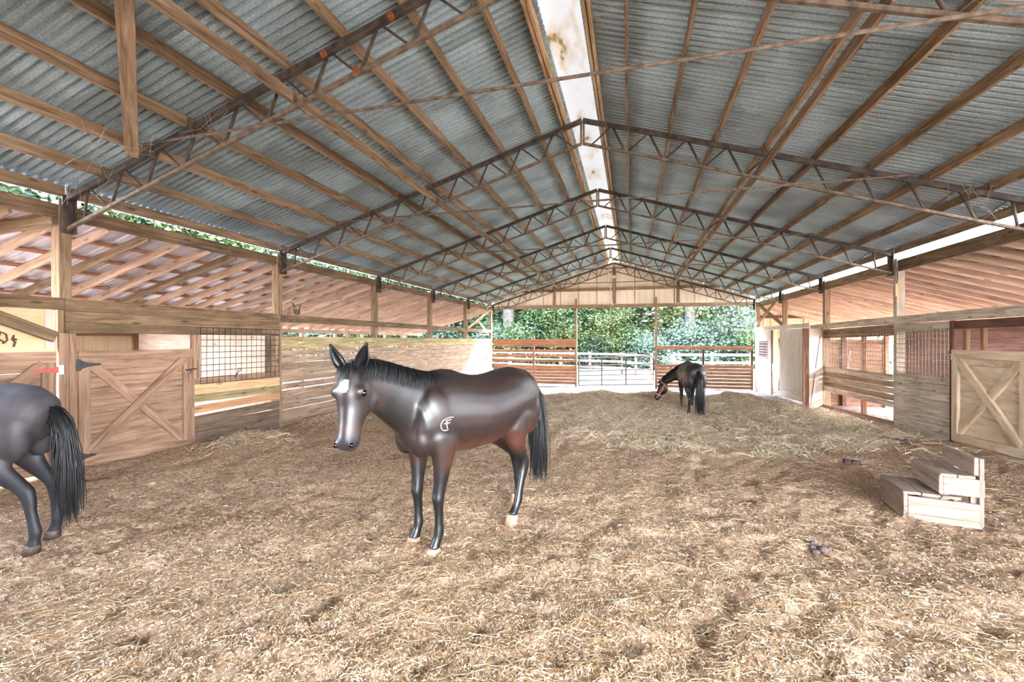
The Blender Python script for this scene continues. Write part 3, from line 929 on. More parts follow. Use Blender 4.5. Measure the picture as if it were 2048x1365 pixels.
# ================================================================== back gable
wb = thing('wall_back', 'far gable wall of cream ribbed siding on a timber header and posts', 'wall', kind='structure')
YB = TY[7] + 0.13
x = XL - 0.05
zh = 3.16
while x < XR + 0.05:
    w = min(0.915, XR + 0.05 - x)
    pr = sheet_profile(0.915, 0.305, 0.02, flat=0.72)
    pr = [(a, h) for a, h in pr if a <= w + 0.03]
    V, Q = [], []
    for a, h in pr:
        V += [(a, -h + 0.02, zh), (a, -h + 0.02, zroof(x + a) + PT - 0.02)]
    for i in range(len(pr) - 1):
        Q.append((2 * i, 2 * i + 2, 2 * i + 3, 2 * i + 1))
    obj('siding_sheet', mesh('siding', V, Q), M_CREAM, wb, Matrix.Translation((x, YB, 0)))
    x += 0.915
YF = TY[7] + 0.055
board('header', (XL + 0.05, YF + 0.02, 3.20), (XR - 0.05, YF + 0.02, 3.16), 0.17, 0.05, M_POST, wb)
for xa, xb in ((-6.2, -3.88), (-3.72, XM - 0.09), (XM + 0.09, 2.10), (2.26, 4.4)):
    board('girt', (xa, YF + 0.03, 4.03), (xb, YF + 0.03, 4.02), 0.14, 0.045, M_POST, wb)
for xp, zt in ((-3.80, 4.35), (XM, 5.1), (2.18, 4.35)):
    board('gable_post', (xp, YF + 0.03, 3.29), (xp, YF + 0.03, zt), 0.14, 0.08, M_POST, wb, up=(1, 0, 0))
board('lamp_box', (XM - 0.08, YF - 0.03, 4.62), (XM + 0.12, YF - 0.03, 4.62), 0.12, 0.05, M_PLYPINK, wb)
board('leaning_pole', (XM - 0.28, YF - 0.14, 4.95), (XM - 0.05, YF - 0.10, 3.20), 0.05, 0.04, M_WHITE, wb)
for xp in (-2.68, 1.164):
    board('steel_post', (xp, YF - 0.06, -1.0), (xp, YF - 0.06, 3.57), 0.10, 0.10, M_STEELPOST, wb, up=(1, 0, 0))
# lean-to end wall at the far right
x = XR + 0.12
while x < XR + LW + 0.1:
    pr = sheet_profile(0.915, 0.305, 0.018, flat=0.72)
    V, Q = [], []
    for a, h in pr:
        u = x + a - XR
        V += [(a, -h, -1.0), (a, -h, zlean(u) + 0.14)]
    for i in range(len(pr) - 1):
        Q.append((2 * i, 2 * i + 2, 2 * i + 3, 2 * i + 1))
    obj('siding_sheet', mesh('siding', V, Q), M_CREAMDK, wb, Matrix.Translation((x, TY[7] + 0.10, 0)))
    x += 0.915
board('girt', (XR + 0.2, TY[7] + 0.05, 2.55), (XR + LW - 1.9, TY[7] + 0.05, 2.52), 0.12, 0.05, M_REDDK, wb)

# unseen front wall behind the camera, added to cut daylight from the doorway
wf = thing('wall_front_added', 'unseen near gable wall of cream siding, added to cut daylight from the barn doorway', 'wall', kind='structure')
x = XL - 0.05
while x < XR + 0.05:
    w = min(0.915, XR + 0.05 - x)
    V = [(x, TY[0] + 0.08, 3.2), (x + w, TY[0] + 0.08, 3.2), (x + w, TY[0] + 0.08, zroof(x + w) + PT), (x, TY[0] + 0.08, zroof(x) + PT)]
    V += [(a, b_ - 0.02, c_) for a, b_, c_ in V]
    obj('siding_sheet', mesh('siding', V, [(0, 1, 2, 3), (7, 6, 5, 4), (0, 4, 5, 1), (1, 5, 6, 2), (2, 6, 7, 3), (3, 7, 4, 0)]), M_CREAM, wf)
    x += 0.915
board('header', (XL, TY[0] + 0.12, 3.2), (XR, TY[0] + 0.12, 3.2), 0.2, 0.06, M_POST, wf)
for k in range(22):  # planks added across the left of the doorway to darken that side
    board('plank', (XL - 0.02, TY[0] + 0.10, -0.1 + 0.15 * k), (0.9, TY[0] + 0.10, -0.1 + 0.15 * k), 0.146, 0.03, M_WALL, wf)
board('door_post', (1.0, TY[0] + 0.10, -0.3), (1.0, TY[0] + 0.10, 3.2), 0.14, 0.14, M_POST, wf, up=(1, 0, 0))
for k in range(13):
    board('plank', (XL - 0.03, TY[0] + 0.1, -0.1 + 0.15 * k), (XL - 0.03, 2.36, -0.1 + 0.15 * k), 0.146, 0.03, M_WALL, wl)

# cobwebs
cw = []
rc = random.Random(21)
for (cx, cy, n_, sp) in ((-5.6, 3.6, 9, 0.5), (-6.5, 4.0, 7, 0.35), (-4.8, 4.0, 6, 0.4), (-0.2, 4.6, 7, 0.35), (-6.8, 7.6, 6, 0.3), (4.6, 7.6, 8, 0.4), (-0.5, 7.6, 5, 0.25), (2.6, 4.1, 6, 0.4)):
    for q_ in range(n_):
        xa, xb = cx + rc.uniform(-sp, sp), cx + rc.uniform(-sp, sp)
        ya, yb = cy + rc.uniform(-0.3, 0.25), cy + rc.uniform(-0.3, 0.25)
        za, zb = zroof(xa) - rc.uniform(0.0, 0.1), zroof(xb) - rc.uniform(0.2, 0.45)
        xm, ym, zm = (xa + xb) / 2, (ya + yb) / 2, (za + zb) / 2 - rc.uniform(0.02, 0.12)
        cw.append(([(xa, ya, za), (xm, ym, zm), (xb, yb, zb)], 0.0014))
o = tubes('cobweb', cw, M_COBWEB, ceiling, n=3)
tag(o, 'dusty cobweb threads', kind='stuff')

# ================================================================== far fence panels and gate
fl = thing('fence_panel', 'red-brown board fence panel at the far end, left of the pipe gate', 'fence', (-4.9, YF, -0.8), group='far end board fences')
for zc, h in ((1.465, 0.125), (1.335, 0.125), (1.205, 0.125), (0.93, 0.125), (0.68, 0.12), (0.43, 0.12)):
    board('board', (XL + 0.06, YF - 0.02, zc), (-2.74, YF - 0.02, zc), h, 0.035, M_FENCE, fl)
for k in range(6):
    zc = 0.12 - 0.16 * k
    xs = XL + 0.06 if k != 1 else -4.85
    board('board', (xs, YF - 0.02, zc), (-2.74, YF - 0.02, zc + random.uniform(-.006, .006)), 0.147, 0.035, M_FENCE, fl)
    if k == 1:
        board('board', (XL + 0.06, YF - 0.02, zc), (-4.88, YF - 0.02, zc), 0.147, 0.035, M_FENCE, fl)
board('post', (-4.873, YF + 0.04, -1.0), (-4.873, YF + 0.04, 1.70), 0.09, 0.07, M_FENCE, fl, up=(1, 0, 0))
fr = thing('fence_panel', 'red-brown board fence panel at the far end, right of the pipe gate', 'fence', (3.3, YF, -0.8), group='far end board fences')
board('top_rail', (1.22, YF - 0.02, 1.125), (XR - 0.06, YF - 0.02, 1.115), 0.17, 0.05, M_FENCE, fr)
for k in range(7):
    zc = 0.25 - 0.162 * k
    board('board', (1.22, YF - 0.02, zc), (XR - 0.08, YF - 0.02, zc), 0.142, 0.035, M_FENCE, fr)
for xp in (3.287, XR - 0.12):
    board('post', (xp, YF + 0.05, -1.0), (xp, YF + 0.05, 1.22 if xp < 4 else 1.5), 0.085, 0.08, M_REDDK, fr, up=(1, 0, 0))

gt = thing('pipe_gate', 'maroon tubular steel farm gate across the far opening', 'gate', (-2.5, YF, -0.8))
gx0, gx1 = -2.54, 1.04
gl = lambda t, x: (0.56 + (-0.79 - 0.56) * t) * (gx1 - x) / (gx1 - gx0) + (0.74 + (-0.64 - 0.74) * t) * (x - gx0) / (gx1 - gx0)
gy = YF - 0.10
for t in (0.28, 0.47, 0.64, 0.82):
    rod('bar', (gx0, gy, gl(t, gx0)), (gx1, gy, gl(t, gx1)), 0.021, M_GATE, gt)
top = [(gx0, gy, gl(1.0, gx0)), (gx0, gy, gl(0.12, gx0)), (gx0 + 0.03, gy, gl(0.05, gx0)), (gx0 + 0.11, gy, gl(0.0, gx0))]
top += [(gx1 - 0.11, gy, gl(0.0, gx1)), (gx1 - 0.03, gy, gl(0.05, gx1)), (gx1, gy, gl(0.12, gx1)), (gx1, gy, gl(1.0, gx1)), (gx0, gy, gl(1.0, gx0))]
tubes('frame', [(top, 0.026)], M_GATE, gt, n=8)
for xs in (-1.40, -0.24):
    board('stay', (xs, gy - 0.02, gl(1.0, xs)), (xs, gy - 0.02, gl(0.0, xs)), 0.055, 0.014, M_GATE, gt, up=(1, 0, 0))

# ================================================================== mounting block
def camxy(lat, d):
    return Vector((CT * lat - ST * d, ST * lat + CT * d, 0))


bo = camxy(3.61, 4.07)
be1 = (camxy(0.886, -0.463)).normalized()
be2 = (camxy(0.385, 0.923)).normalized()
bz = -0.165
mb = thing('mounting_block', 'pale wooden three-step mounting block standing in the straw on the right', 'steps', (bo.x + 0.3, bo.y + 0.3, bz))


def bp(s, w, z):
    v = bo + be1 * s + be2 * w
    return (v.x, v.y, bz + z)


E1, E2 = tuple(be1), tuple(be2)
LB, WB = 0.53, 0.55
t_ = 0.03
for q in range(2):
    board('riser', bp(0.015, 0.0, 0.055 + 0.118 * q), bp(0.015, WB, 0.055 + 0.118 * q), 0.116, t_, M_BLOCK, mb)
for w in (0.016, WB - 0.016):
    board('side_board', bp(0.032, w, 0.135), bp(LB, w, 0.135), 0.155, t_, M_BLOCK, mb)
    board('side_board', bp(0.032, w, 0.028), bp(LB, w, 0.028), 0.056, t_, M_BLOCK, mb)
for q in range(3):
    board('tread', bp(0.06 + 0.135 * q, 0.0, 0.243), bp(0.06 + 0.135 * q, WB, 0.243), 0.13, 0.026, M_BLOCK, mb, up=E1)
for s, w in ((0.30, 0.06), (0.50, 0.06), (0.30, WB - 0.06), (0.50, WB - 0.06)):
    board('support', bp(s, w, 0.02), bp(s, w, 0.30), 0.06, 0.04, M_BLOCK, mb, up=E1)
board('riser', bp(0.26, 0.0, 0.355), bp(0.26, WB, 0.355), 0.165, t_, M_BLOCK, mb)
for w in (0.016, WB - 0.016):
    board('side_board', bp(0.276, w, 0.35), bp(0.545, w, 0.35), 0.155, t_, M_BLOCK, mb)
for q in range(2):
    board('tread', bp(0.31 + 0.118 * q, 0.0, 0.441), bp(0.31 + 0.118 * q, WB, 0.441), 0.115, 0.026, M_BLOCK, mb, up=E1)
for s in (0.49,):
    board('back_board', bp(s, 0.0, 0.542), bp(s, WB, 0.542), 0.155, t_, M_BLOCK, mb)
for w in (0.03, WB - 0.10):
    board('support', bp(0.525, w, 0.02), bp(0.525, w, 0.615), 0.06, 0.032, M_BLOCK, mb, up=E2)

# ================================================================== floor
def smooth(a, b, x):
    t = np.clip((x - a) / (b - a), 0, 1)
    return t * t * (3 - 2 * t)


HAYB = [(-1.8, 11.6, 1.6, 0.10), (0.2, 13.2, 2.4, 0.12), (2.6, 13.2, 1.9, 0.10), (1.0, 15.2, 0.75, 0.26), (2.9, 14.2, 0.85, 0.30), (3.9, 12.7, 0.8, 0.12), (-2.6, 14.2, 1.4, 0.16), (-0.9, 15.1, 1.0, 0.15),
        (-6.6, 8.6, 0.8, 0.13), (-6.5, 6.2, 0.7, 0.08), (-6.8, 11.0, 1.0, 0.12)]


def hay_h(x, y):
    h = np.zeros_like(x)
    for cx, cy, r, a in HAYB:
        h += a * np.exp(-((x - cx) ** 2 + (y - cy) ** 2) / (r * r))
    n = vnoise(x * 2.1, y * 2.1, 3) * 0.5 + vnoise(x * 5.0, y * 5.0, 5) * 0.35
    return h * (1 + 0.55 * n)


def hay_mask(x, y):
    d = ((x - 1.0) / 4.6) ** 2 + ((y - 12.2) / 4.6) ** 2
    return 1 - smooth(0.25, 1.45, d + 0.45 * vnoise(x * 1.3, y * 1.3, 8) + 0.3 * vnoise(x * 3.7, y * 3.7, 9))


def floor_z(x, y):
    x = np.asarray(x, dtype=np.float64)
    y = np.asarray(y, dtype=np.float64)
    n = (0.030 * vnoise(x * 1.1, y * 1.1, 1) + 0.024 * vnoise(x * 3.3 + 5, y * 3.3, 2)
         + 0.018 * vnoise(x * 8, y * 8, 4) + 0.014 * vnoise(x * 17, y * 17, 6))
    p = vnoise(x * 5.2 + 9, y * 5.2, 12)
    n = n - 0.035 * smooth(0.35, 0.8, p)                 # hoof holes
    return gz(x, y) + n * (1 - 0.5 * smooth(17, 20, y)) + hay_h(x, y)


def grid_axis(segs):
    out = [segs[0][0]]
    for a, b, st in segs:
        n = int(round((b - a) / st))
        out += list(a + (b - a) * (np.arange(1, n + 1) / n))
    return np.array(out)


gxs = grid_axis([(-7.13, 5.52, 0.040)])
gys = grid_axis([(-3.4, 1.2, 0.20), (1.2, 6.0, 0.030), (6.0, 11.0, 0.05), (11.0, 23.0, 0.09)])
GX, GY = np.meshgrid(gxs, gys)
GZ = floor_z(GX, GY)
nx_, ny_ = len(gxs), len(gys)
idx = np.arange(nx_ * ny_).reshape(ny_, nx_)
quads = np.stack([idx[:-1, :-1], idx[:-1, 1:], idx[1:, 1:], idx[1:, :-1]], -1).reshape(-1, 4)
me = mesh_np('floor', np.stack([GX, GY, GZ], -1).reshape(-1, 3), quads)
at = me.color_attributes.new('zone', 'FLOAT_COLOR', 'POINT')
zone = np.zeros((nx_ * ny_, 4), dtype=np.float32)
fx_, fy_ = GX.ravel(), GY.ravel()
zone[:, 0] = np.clip(hay_mask(fx_, fy_), 0, 1)
zone[:, 1] = smooth(15.6, 17.6, fy_ + 0.5 * vnoise(fx_ * 0.9, fy_ * 0.9, 21) + 0.35 * np.maximum(fx_ - 2.5, 0))
dn = vnoise(fx_ * 0.55, fy_ * 0.55, 31) + 0.5 * vnoise(fx_ * 1.7, fy_ * 1.7, 32)
zone[:, 2] = smooth(0.15, 0.75, dn + 0.55 * smooth(2.0, 5.0, fx_) * (1 - smooth(9, 12, fy_)) + 0.7 * smooth(-5.2, -6.9, fx_) * (1 - smooth(10, 13, fy_)))
zone[:, 3] = 1
at.data.foreach_set('color', zone.ravel())
M_FLOOR, nt, b = new_mat('straw_bedding')
L = nt.links
tcn = node(nt, 'ShaderNodeTexCoord')
n1 = node(nt, 'ShaderNodeTexNoise')
n1.inputs['Scale'].default_value = 38.0
n1.inputs['Detail'].default_value = 8.0
n1.inputs['Roughness'].default_value = 0.7
L.new(tcn.outputs['Object'], n1.inputs['Vector'])
n2 = node(nt, 'ShaderNodeTexNoise')
n2.inputs['Scale'].default_value = 6.0
n2.inputs['Detail'].default_value = 6.0
L.new(tcn.outputs['Object'], n2.inputs['Vector'])
n3 = node(nt, 'ShaderNodeTexNoise')
n3.inputs['Scale'].default_value = 24.0
n3.inputs['Detail'].default_value = 9.0
n3.inputs['Roughness'].default_value = 0.75
L.new(tcn.outputs['Object'], n3.inputs['Vector'])
r1 = ramp_node(nt, [(0.33, srgb(146, 112, 86)), (0.46, srgb(198, 166, 136)), (0.62, srgb(224, 198, 170))])
L.new(n1.outputs['Fac'], r1.inputs[0])
va = node(nt, 'ShaderNodeVertexColor', layer_name='zone')
sepc = node(nt, 'ShaderNodeSeparateColor')
L.new(va.outputs['Color'], sepc.inputs[0])


def mixc(fac, a, bcol, blend='MIX'):
    mx = node(nt, 'ShaderNodeMix', data_type='RGBA', blend_type=blend)
    for sock, v in ((mx.inputs[0], fac), (mx.inputs[6], a), (mx.inputs[7], bcol)):
        if hasattr(v, 'links'):
            L.new(v, sock)
        else:
            sock.default_value = v
    return mx.outputs[2]


rdk = ramp_node(nt, [(0.40, (0.46, 0.38, 0.31, 1)), (0.54, (1, 1, 1, 1))])      # shade of fine pits, multiplied into the colour
L.new(n3.outputs['Fac'], rdk.inputs[0])
base = mixc(0.85, r1.outputs[0], rdk.outputs[0], 'MULTIPLY')
dung = ramp_node(nt, [(0.45, srgb(104, 84, 70)), (0.6, srgb(180, 150, 124))])
L.new(n3.outputs['Fac'], dung.inputs[0])
dm = node(nt, 'ShaderNodeMath', operation='MULTIPLY')
dm.inputs[1].default_value = 0.28
L.new(sepc.outputs[2], dm.inputs[0])
base = mixc(dm.outputs[0], base, dung.outputs[0])
hayc = ramp_node(nt, [(0.36, srgb(166, 140, 112)), (0.50, srgb(220, 198, 168)), (0.66, srgb(238, 222, 198))])
L.new(n1.outputs['Fac'], hayc.inputs[0])
base = mixc(sepc.outputs[0], base, hayc.outputs[0])
dirt = ramp_node(nt, [(0.40, srgb(70, 60, 58)), (0.47, srgb(150, 134, 126)), (0.7, srgb(172, 156, 148))])
L.new(n3.outputs['Fac'], dirt.inputs[0])
base = mixc(sepc.outputs[1], base, dirt.outputs[0])
L.new(base, b.inputs['Base Color'])
b.inputs['Roughness'].default_value = 1.0
b.inputs['Specular IOR Level'].default_value = 0.1
bpn = node(nt, 'ShaderNodeBump')
bpn.inputs['Strength'].default_value = 0.9
bpn.inputs['Distance'].default_value = 0.045
L.new(n1.outputs['Fac'], bpn.inputs['Height'])
L.new(bpn.outputs[0], b.inputs['Normal'])
fo = obj('floor', me, M_FLOOR, None, smooth=True)
tag(fo, 'barn floor of trampled straw, shavings and pale dirt', 'floor', kind='structure')


# ------------------------------------------------------------------ loose straw
def strands(name, x, y, z, ang, ln, wd, lift, curve, mat):
    n = len(x)
    dx, dy = np.cos(ang), np.sin(ang)
    p0 = np.stack([x - dx * ln / 2, y - dy * ln / 2, z + lift * (rng.random(n) - 0.3)], -1)
    p2 = np.stack([x + dx * ln / 2, y + dy * ln / 2, z + lift * (rng.random(n) - 0.3)], -1)
    cv = curve * ln * (rng.random(n) - 0.5)
    p1 = (p0 + p2) / 2 + np.stack([-dy * cv, dx * cv, lift * (0.35 + 0.5 * rng.random(n))], -1)
    roll = (rng.random(n) - 0.5) * 1.6
    wv = np.stack([-dy * np.cos(roll), dx * np.cos(roll), np.sin(roll)], -1) * (wd / 2)[:, None]
    V = np.stack([p0 - wv, p0 + wv, p1 - wv, p1 + wv, p2 - wv * 0.5, p2 + wv * 0.5], 1).reshape(-1, 3)
    i = np.arange(n)[:, None] * 6
    Q = np.concatenate([i + np.array([[0, 1, 3, 2]]), i + np.array([[2, 3, 5, 4]])], 0)
    o = obj(name, mesh_np(name, V, Q), mat)
    return o


def straw_mat(name, stops):
    m, nt, b = new_mat(name)
    g = node(nt, 'ShaderNodeNewGeometry')
    r = ramp_node(nt, stops)
    nt.links.new(g.outputs['Random Per Island'], r.inputs[0])
    nt.links.new(r.outputs[0], b.inputs['Base Color'])
    b.inputs['Roughness'].default_value = 0.75
    b.inputs['Specular IOR Level'].default_value = 0.3
    return m


M_STRAW = straw_mat('loose_straw', [(0.0, srgb(128, 92, 54)), (0.35, srgb(178, 142, 102)), (0.7, srgb(202, 174, 136)), (1.0, srgb(220, 202, 170))])
M_CHIP = straw_mat('shaving_chips', [(0.0, srgb(120, 86, 52)), (0.3, srgb(188, 152, 112)), (0.7, srgb(222, 194, 158)), (1.0, srgb(240, 222, 196))])
M_HAY = straw_mat('pale_hay', [(0.0, srgb(150, 124, 86)), (0.4, srgb(214, 190, 156)), (0.75, srgb(232, 214, 186)), (1.0, srgb(242, 230, 204))])


def polar(n, d0, d1, power):
    u = rng.random(n)
    d = (d0 ** (1 - power) + u * (d1 ** (1 - power) - d0 ** (1 - power))) ** (1 / (1 - power))
    a = (rng.random(n) - 0.5) * math.radians(150)
    lat, dep = d * np.sin(a), d * np.cos(a)
    x, y = CT * lat - ST * dep, ST * lat + CT * dep
    k = (x > XL + 0.2) & (x < XR - 0.2) & (y < 17.2) & (y > -1)
    return x[k], y[k], d[k]


x, y, d = polar(170000, 1.2, 10.0, 1.4)
n = len(x)
ang = rng.random(n) * math.pi * 2
co = strands('shavings', x, y, floor_z(x, y) + 0.003, ang, (0.008 + 0.02 * rng.random(n) ** 2) * (1 + 0.06 * d), 0.0025 + 0.004 * rng.random(n) + 0.0003 * d, 0.008, 0.3, M_CHIP)
tag(co, 'small pale wood shavings and chaff strewn over the barn floor', 'shavings', kind='stuff')
x, y, d = polar(150000, 1.2, 14.0, 1.35)
cl = vnoise(x * 1.6, y * 1.6, 44) + 0.6 * vnoise(x * 0.6, y * 0.6, 45)
k = rng.random(len(x)) < np.clip(0.55 + 0.5 * cl - 0.25 * smooth(1.5, 3.5, x), 0.12, 1)
x, y, d = x[k], y[k], d[k]
n = len(x)
ang = rng.random(n) * math.pi * 2
ln = (0.03 + 0.13 * rng.random(n) ** 2) * (1 + 0.05 * d)
wd = 0.0013 + 0.00075 * d * (0.6 + 0.6 * rng.random(n)) * 0.8
so = strands('straw', x, y, floor_z(x, y) + 0.003, ang, ln, wd, 0.010, 0.4, M_STRAW)
tag(so, 'loose golden straw scattered over the whole barn floor', 'straw', kind='stuff')
# hay heap in the middle
nh = 60000
hx_ = 1.0 + 5.2 * (rng.random(nh) - 0.5) * 2
hy_ = 12.4 + 5.2 * (rng.random(nh) - 0.5) * 2
k = (rng.random(nh) < hay_mask(hx_, hy_) * 0.9 + 0.03) & (hx_ < XR - 0.3) & (hy_ < 16.4)
hx_, hy_ = hx_[k], hy_[k]
for cx, cy, r, a in HAYB:
    m_ = int(5200 * r * a / 0.2 * 0.5)
    t1, t2 = rng.normal(0, r * 0.62, m_), rng.normal(0, r * 0.62, m_)
    kk = (cx + t1 > XL + 0.3) & (cx + t1 < XR - 0.3)
    hx_, hy_ = np.append(hx_, (cx + t1)[kk]), np.append(hy_, (cy + t2)[kk])
n = len(hx_)
ang = rng.random(n) * math.pi * 2
ln = 0.10 + 0.22 * rng.random(n)
wd = 0.006 + 0.006 * rng.random(n)
ho = strands('hay_pile', hx_, hy_, floor_z(hx_, hy_) + 0.012, ang, ln, wd, 0.07, 0.9, M_HAY)
tag(ho, 'heap of pale loose hay under the grazing black horse', 'hay', kind='stuff')

# dry manure clods
clods = [(1.40, 3.95, 0.055, 5, 'lumpy grey manure lying in the straw at the right front'),
         (0.72, 8.55, 0.08, 4, 'dark manure lump in the straw, in the middle behind the bay horse'),
         (4.45, 9.25, 0.11, 6, 'dark manure heap in front of the right plank wall'),
         (3.75, 7.05, 0.08, 7, 'grey manure clods just behind the mounting block'),
         (1.75, 9.85, 0.09, 4, 'small dark manure patch in front of the hay heap'),
         (3.1, 7.4, 0.07, 6, 'grey manure clods to the left of the mounting block')]
for cx, cy, r, nn, lab in clods:
    t = thing('manure', lab, 'manure', (cx, cy, float(floor_z(cx, cy))), group='manure on the barn floor')
    for q in range(nn):
        bm = bmesh.new()
        bmesh.ops.create_icosphere(bm, subdivisions=2, radius=r * random.uniform(0.5, 0.9))
        ph = random.uniform(0, 9)
        for v in bm.verts:
            v.co *= 1 + 0.25 * math.sin(v.co.x * 60 + ph) * math.cos(v.co.y * 55 + v.co.z * 50)
            v.co.z *= 0.7
        me = bpy.data.meshes.new('clod')
        bm.to_mesh(me)
        bm.free()
        px_, py_ = cx + random.uniform(-1.8, 1.8) * r, cy + random.uniform(-1.2, 1.2) * r
        obj('clod', me, M_MUD, t, Matrix.Translation((px_, py_, float(floor_z(px_, py_)) + r * 0.15)), smooth=True)

# ================================================================== outdoors
gx2 = grid_axis([(-75, -14, 4.0), (-14, 14, 0.7), (14, 75, 4.0)])
gy2 = grid_axis([(-60, -4, 4.0), (-4, 40, 0.8), (40, 130, 5.0)])
AX, AY = np.meshgrid(gx2, gy2)
AZ = gz(AX, np.minimum(AY, 23.5)) - 0.06 + 0.02 * vnoise(AX * 0.8, AY * 0.8, 61)
AZ = np.where(AY > 23.2, np.maximum(AZ, -0.86) + 0.0, AZ)
inside = (AX > XL - 0.3) & (AX < XR + 0.3) & (AY < 22.6)
AZ = np.where(inside, AZ - 0.25, AZ)
nx_, ny_ = len(gx2), len(gy2)
idx = np.arange(nx_ * ny_).reshape(ny_, nx_)
quads = np.stack([idx[:-1, :-1], idx[:-1, 1:], idx[1:, 1:], idx[1:, :-1]], -1).reshape(-1, 4)
me = mesh_np('ground', np.stack([AX, AY, AZ], -1).reshape(-1, 3), quads)
M_GROUND, nt, b = new_mat('grass_and_dirt')
L = nt.links
tcn = node(nt, 'ShaderNodeTexCoord')
sx = node(nt, 'ShaderNodeSeparateXYZ')
L.new(tcn.outputs['Object'], sx.inputs[0])
n1 = node(nt, 'ShaderNodeTexNoise')
n1.inputs['Scale'].default_value = 5.0
n1.inputs['Detail'].default_value = 8.0
L.new(tcn.outputs['Object'], n1.inputs['Vector'])
n2 = node(nt, 'ShaderNodeTexNoise')
n2.inputs['Scale'].default_value = 0.5
n2.inputs['Detail'].default_value = 4.0
L.new(tcn.outputs['Object'], n2.inputs['Vector'])
gr = ramp_node(nt, [(0.38, srgb(34, 44, 22)), (0.5, srgb(47, 60, 32)), (0.66, srgb(62, 72, 44))])
L.new(n1.outputs['Fac'], gr.inputs[0])
di = ramp_node(nt, [(0.36, srgb(110, 94, 82)), (0.5, srgb(150, 132, 118)), (0.7, srgb(170, 152, 140))])
L.new(n1.outputs['Fac'], di.inputs[0])
ad = node(nt, 'ShaderNodeMath', operation='MULTIPLY_ADD')
ad.inputs[1].default_value = 5.0
L.new(n2.outputs['Fac'], ad.inputs[0])
L.new(sx.outputs['Y'], ad.inputs[2])
mr = node(nt, 'ShaderNodeMapRange')
mr.inputs['From Min'].default_value = 24.6
mr.inputs['From Max'].default_value = 26.2
L.new(ad.outputs[0], mr.inputs['Value'])
fac = mr.outputs[0]
base = mixc(fac, di.outputs[0], gr.outputs[0])
L.new(base, b.inputs['Base Color'])
b.inputs['Roughness'].default_value = 1.0
go = obj('ground', me, M_GROUND, smooth=True)
tag(go, 'pale dirt yard and grass paddock around the barn', 'ground', kind='structure')


def paddock(label, pts, ph, rails, rw, spacing):
    t = thing('paddock_fence', label, 'fence', (pts[0][0], pts[0][1], -0.86), group='paddock fences outside')
    for (xa, ya), (xb, yb) in zip(pts[:-1], pts[1:]):
        Ld = math.hypot(xb - xa, yb - ya)
        n = max(1, int(round(Ld / spacing)))
        for i in range(n + 1):
            x, y = xa + (xb - xa) * i / n, ya + (yb - ya) * i / n
            board('post', (x, y, -1.0), (x, y, -0.86 + ph), 0.16, 0.16, M_PADDOCK, t, up=(0, 1, 0))
            if i < n:
                x2, y2 = xa + (xb - xa) * (i + 1) / n, ya + (yb - ya) * (i + 1) / n
                ox, oy = (yb - ya) / Ld * 0.1, -(xb - xa) / Ld * 0.1
                for z in rails:
                    board('rail', (x + ox, y + oy, -0.86 + z), (x2 + ox, y2 + oy, -0.86 + z), rw, 0.04, M_PADDOCK, t)
    return t


paddock('pale three-rail paddock fence seen behind the pipe gate', [(-9.5, 34.5), (-0.6, 31.0), (1.2, 28.0)], 1.50, (0.45, 0.88, 1.38), 0.15, 2.3)
paddock('pale rail paddock fence behind the right board fence', [(2.7, 30.5), (12.0, 31.5)], 1.55, (0.45, 0.90, 1.40), 0.17, 2.2)
paddock('far pale rail fence along the tree line', [(-22.0, 36.5), (-9.6, 35.2)], 1.45, (0.45, 0.88, 1.33), 0.14, 2.4)


# ------------------------------------------------------------------ trees
def leaf_mat(name, stops):
    m, nt, b = new_mat(name)
    g = node(nt, 'ShaderNodeNewGeometry')
    r = ramp_node(nt, stops)
    nt.links.new(g.outputs['Random Per Island'], r.inputs[0])
    nt.links.new(r.outputs[0], b.inputs['Base Color'])
    b.inputs['Roughness'].default_value = 0.55
    tr = node(nt, 'ShaderNodeBsdfTranslucent')
    nt.links.new(r.outputs[0], tr.inputs['Color'])
    ms = node(nt, 'ShaderNodeMixShader')
    ms.inputs[0].default_value = 0.42
    nt.links.new(b.outputs[0], ms.inputs[1])
    nt.links.new(tr.outputs[0], ms.inputs[2])
    nt.links.new(ms.outputs[0], nt.nodes['Material Output'].inputs['Surface'])
    return m


LEAF = {
    'green': leaf_mat('green_leaves', [(0, srgb(20, 33, 14)), (0.5, srgb(47, 68, 31)), (0.85, srgb(73, 92, 45)), (1, srgb(104, 100, 49))]),
    'dark': leaf_mat('dark_leaves', [(0, srgb(14, 24, 13)), (0.6, srgb(33, 49, 28)), (1, srgb(58, 73, 43))]),
    'pale': leaf_mat('grey_green_leaves', [(0, srgb(31, 43, 31)), (0.5, srgb(61, 77, 58)), (1, srgb(100, 112, 92))]),
    'yellow': leaf_mat('yellowing_leaves', [(0, srgb(33, 47, 18)), (0.6, srgb(61, 77, 33)), (0.9, srgb(104, 98, 47)), (1, srgb(125, 106, 50))]),
}
M_BARK = plain('grey_bark', srgb(62, 52, 44), rough=0.95, scale=5.0, col2=srgb(36, 30, 26), bump=0.6)


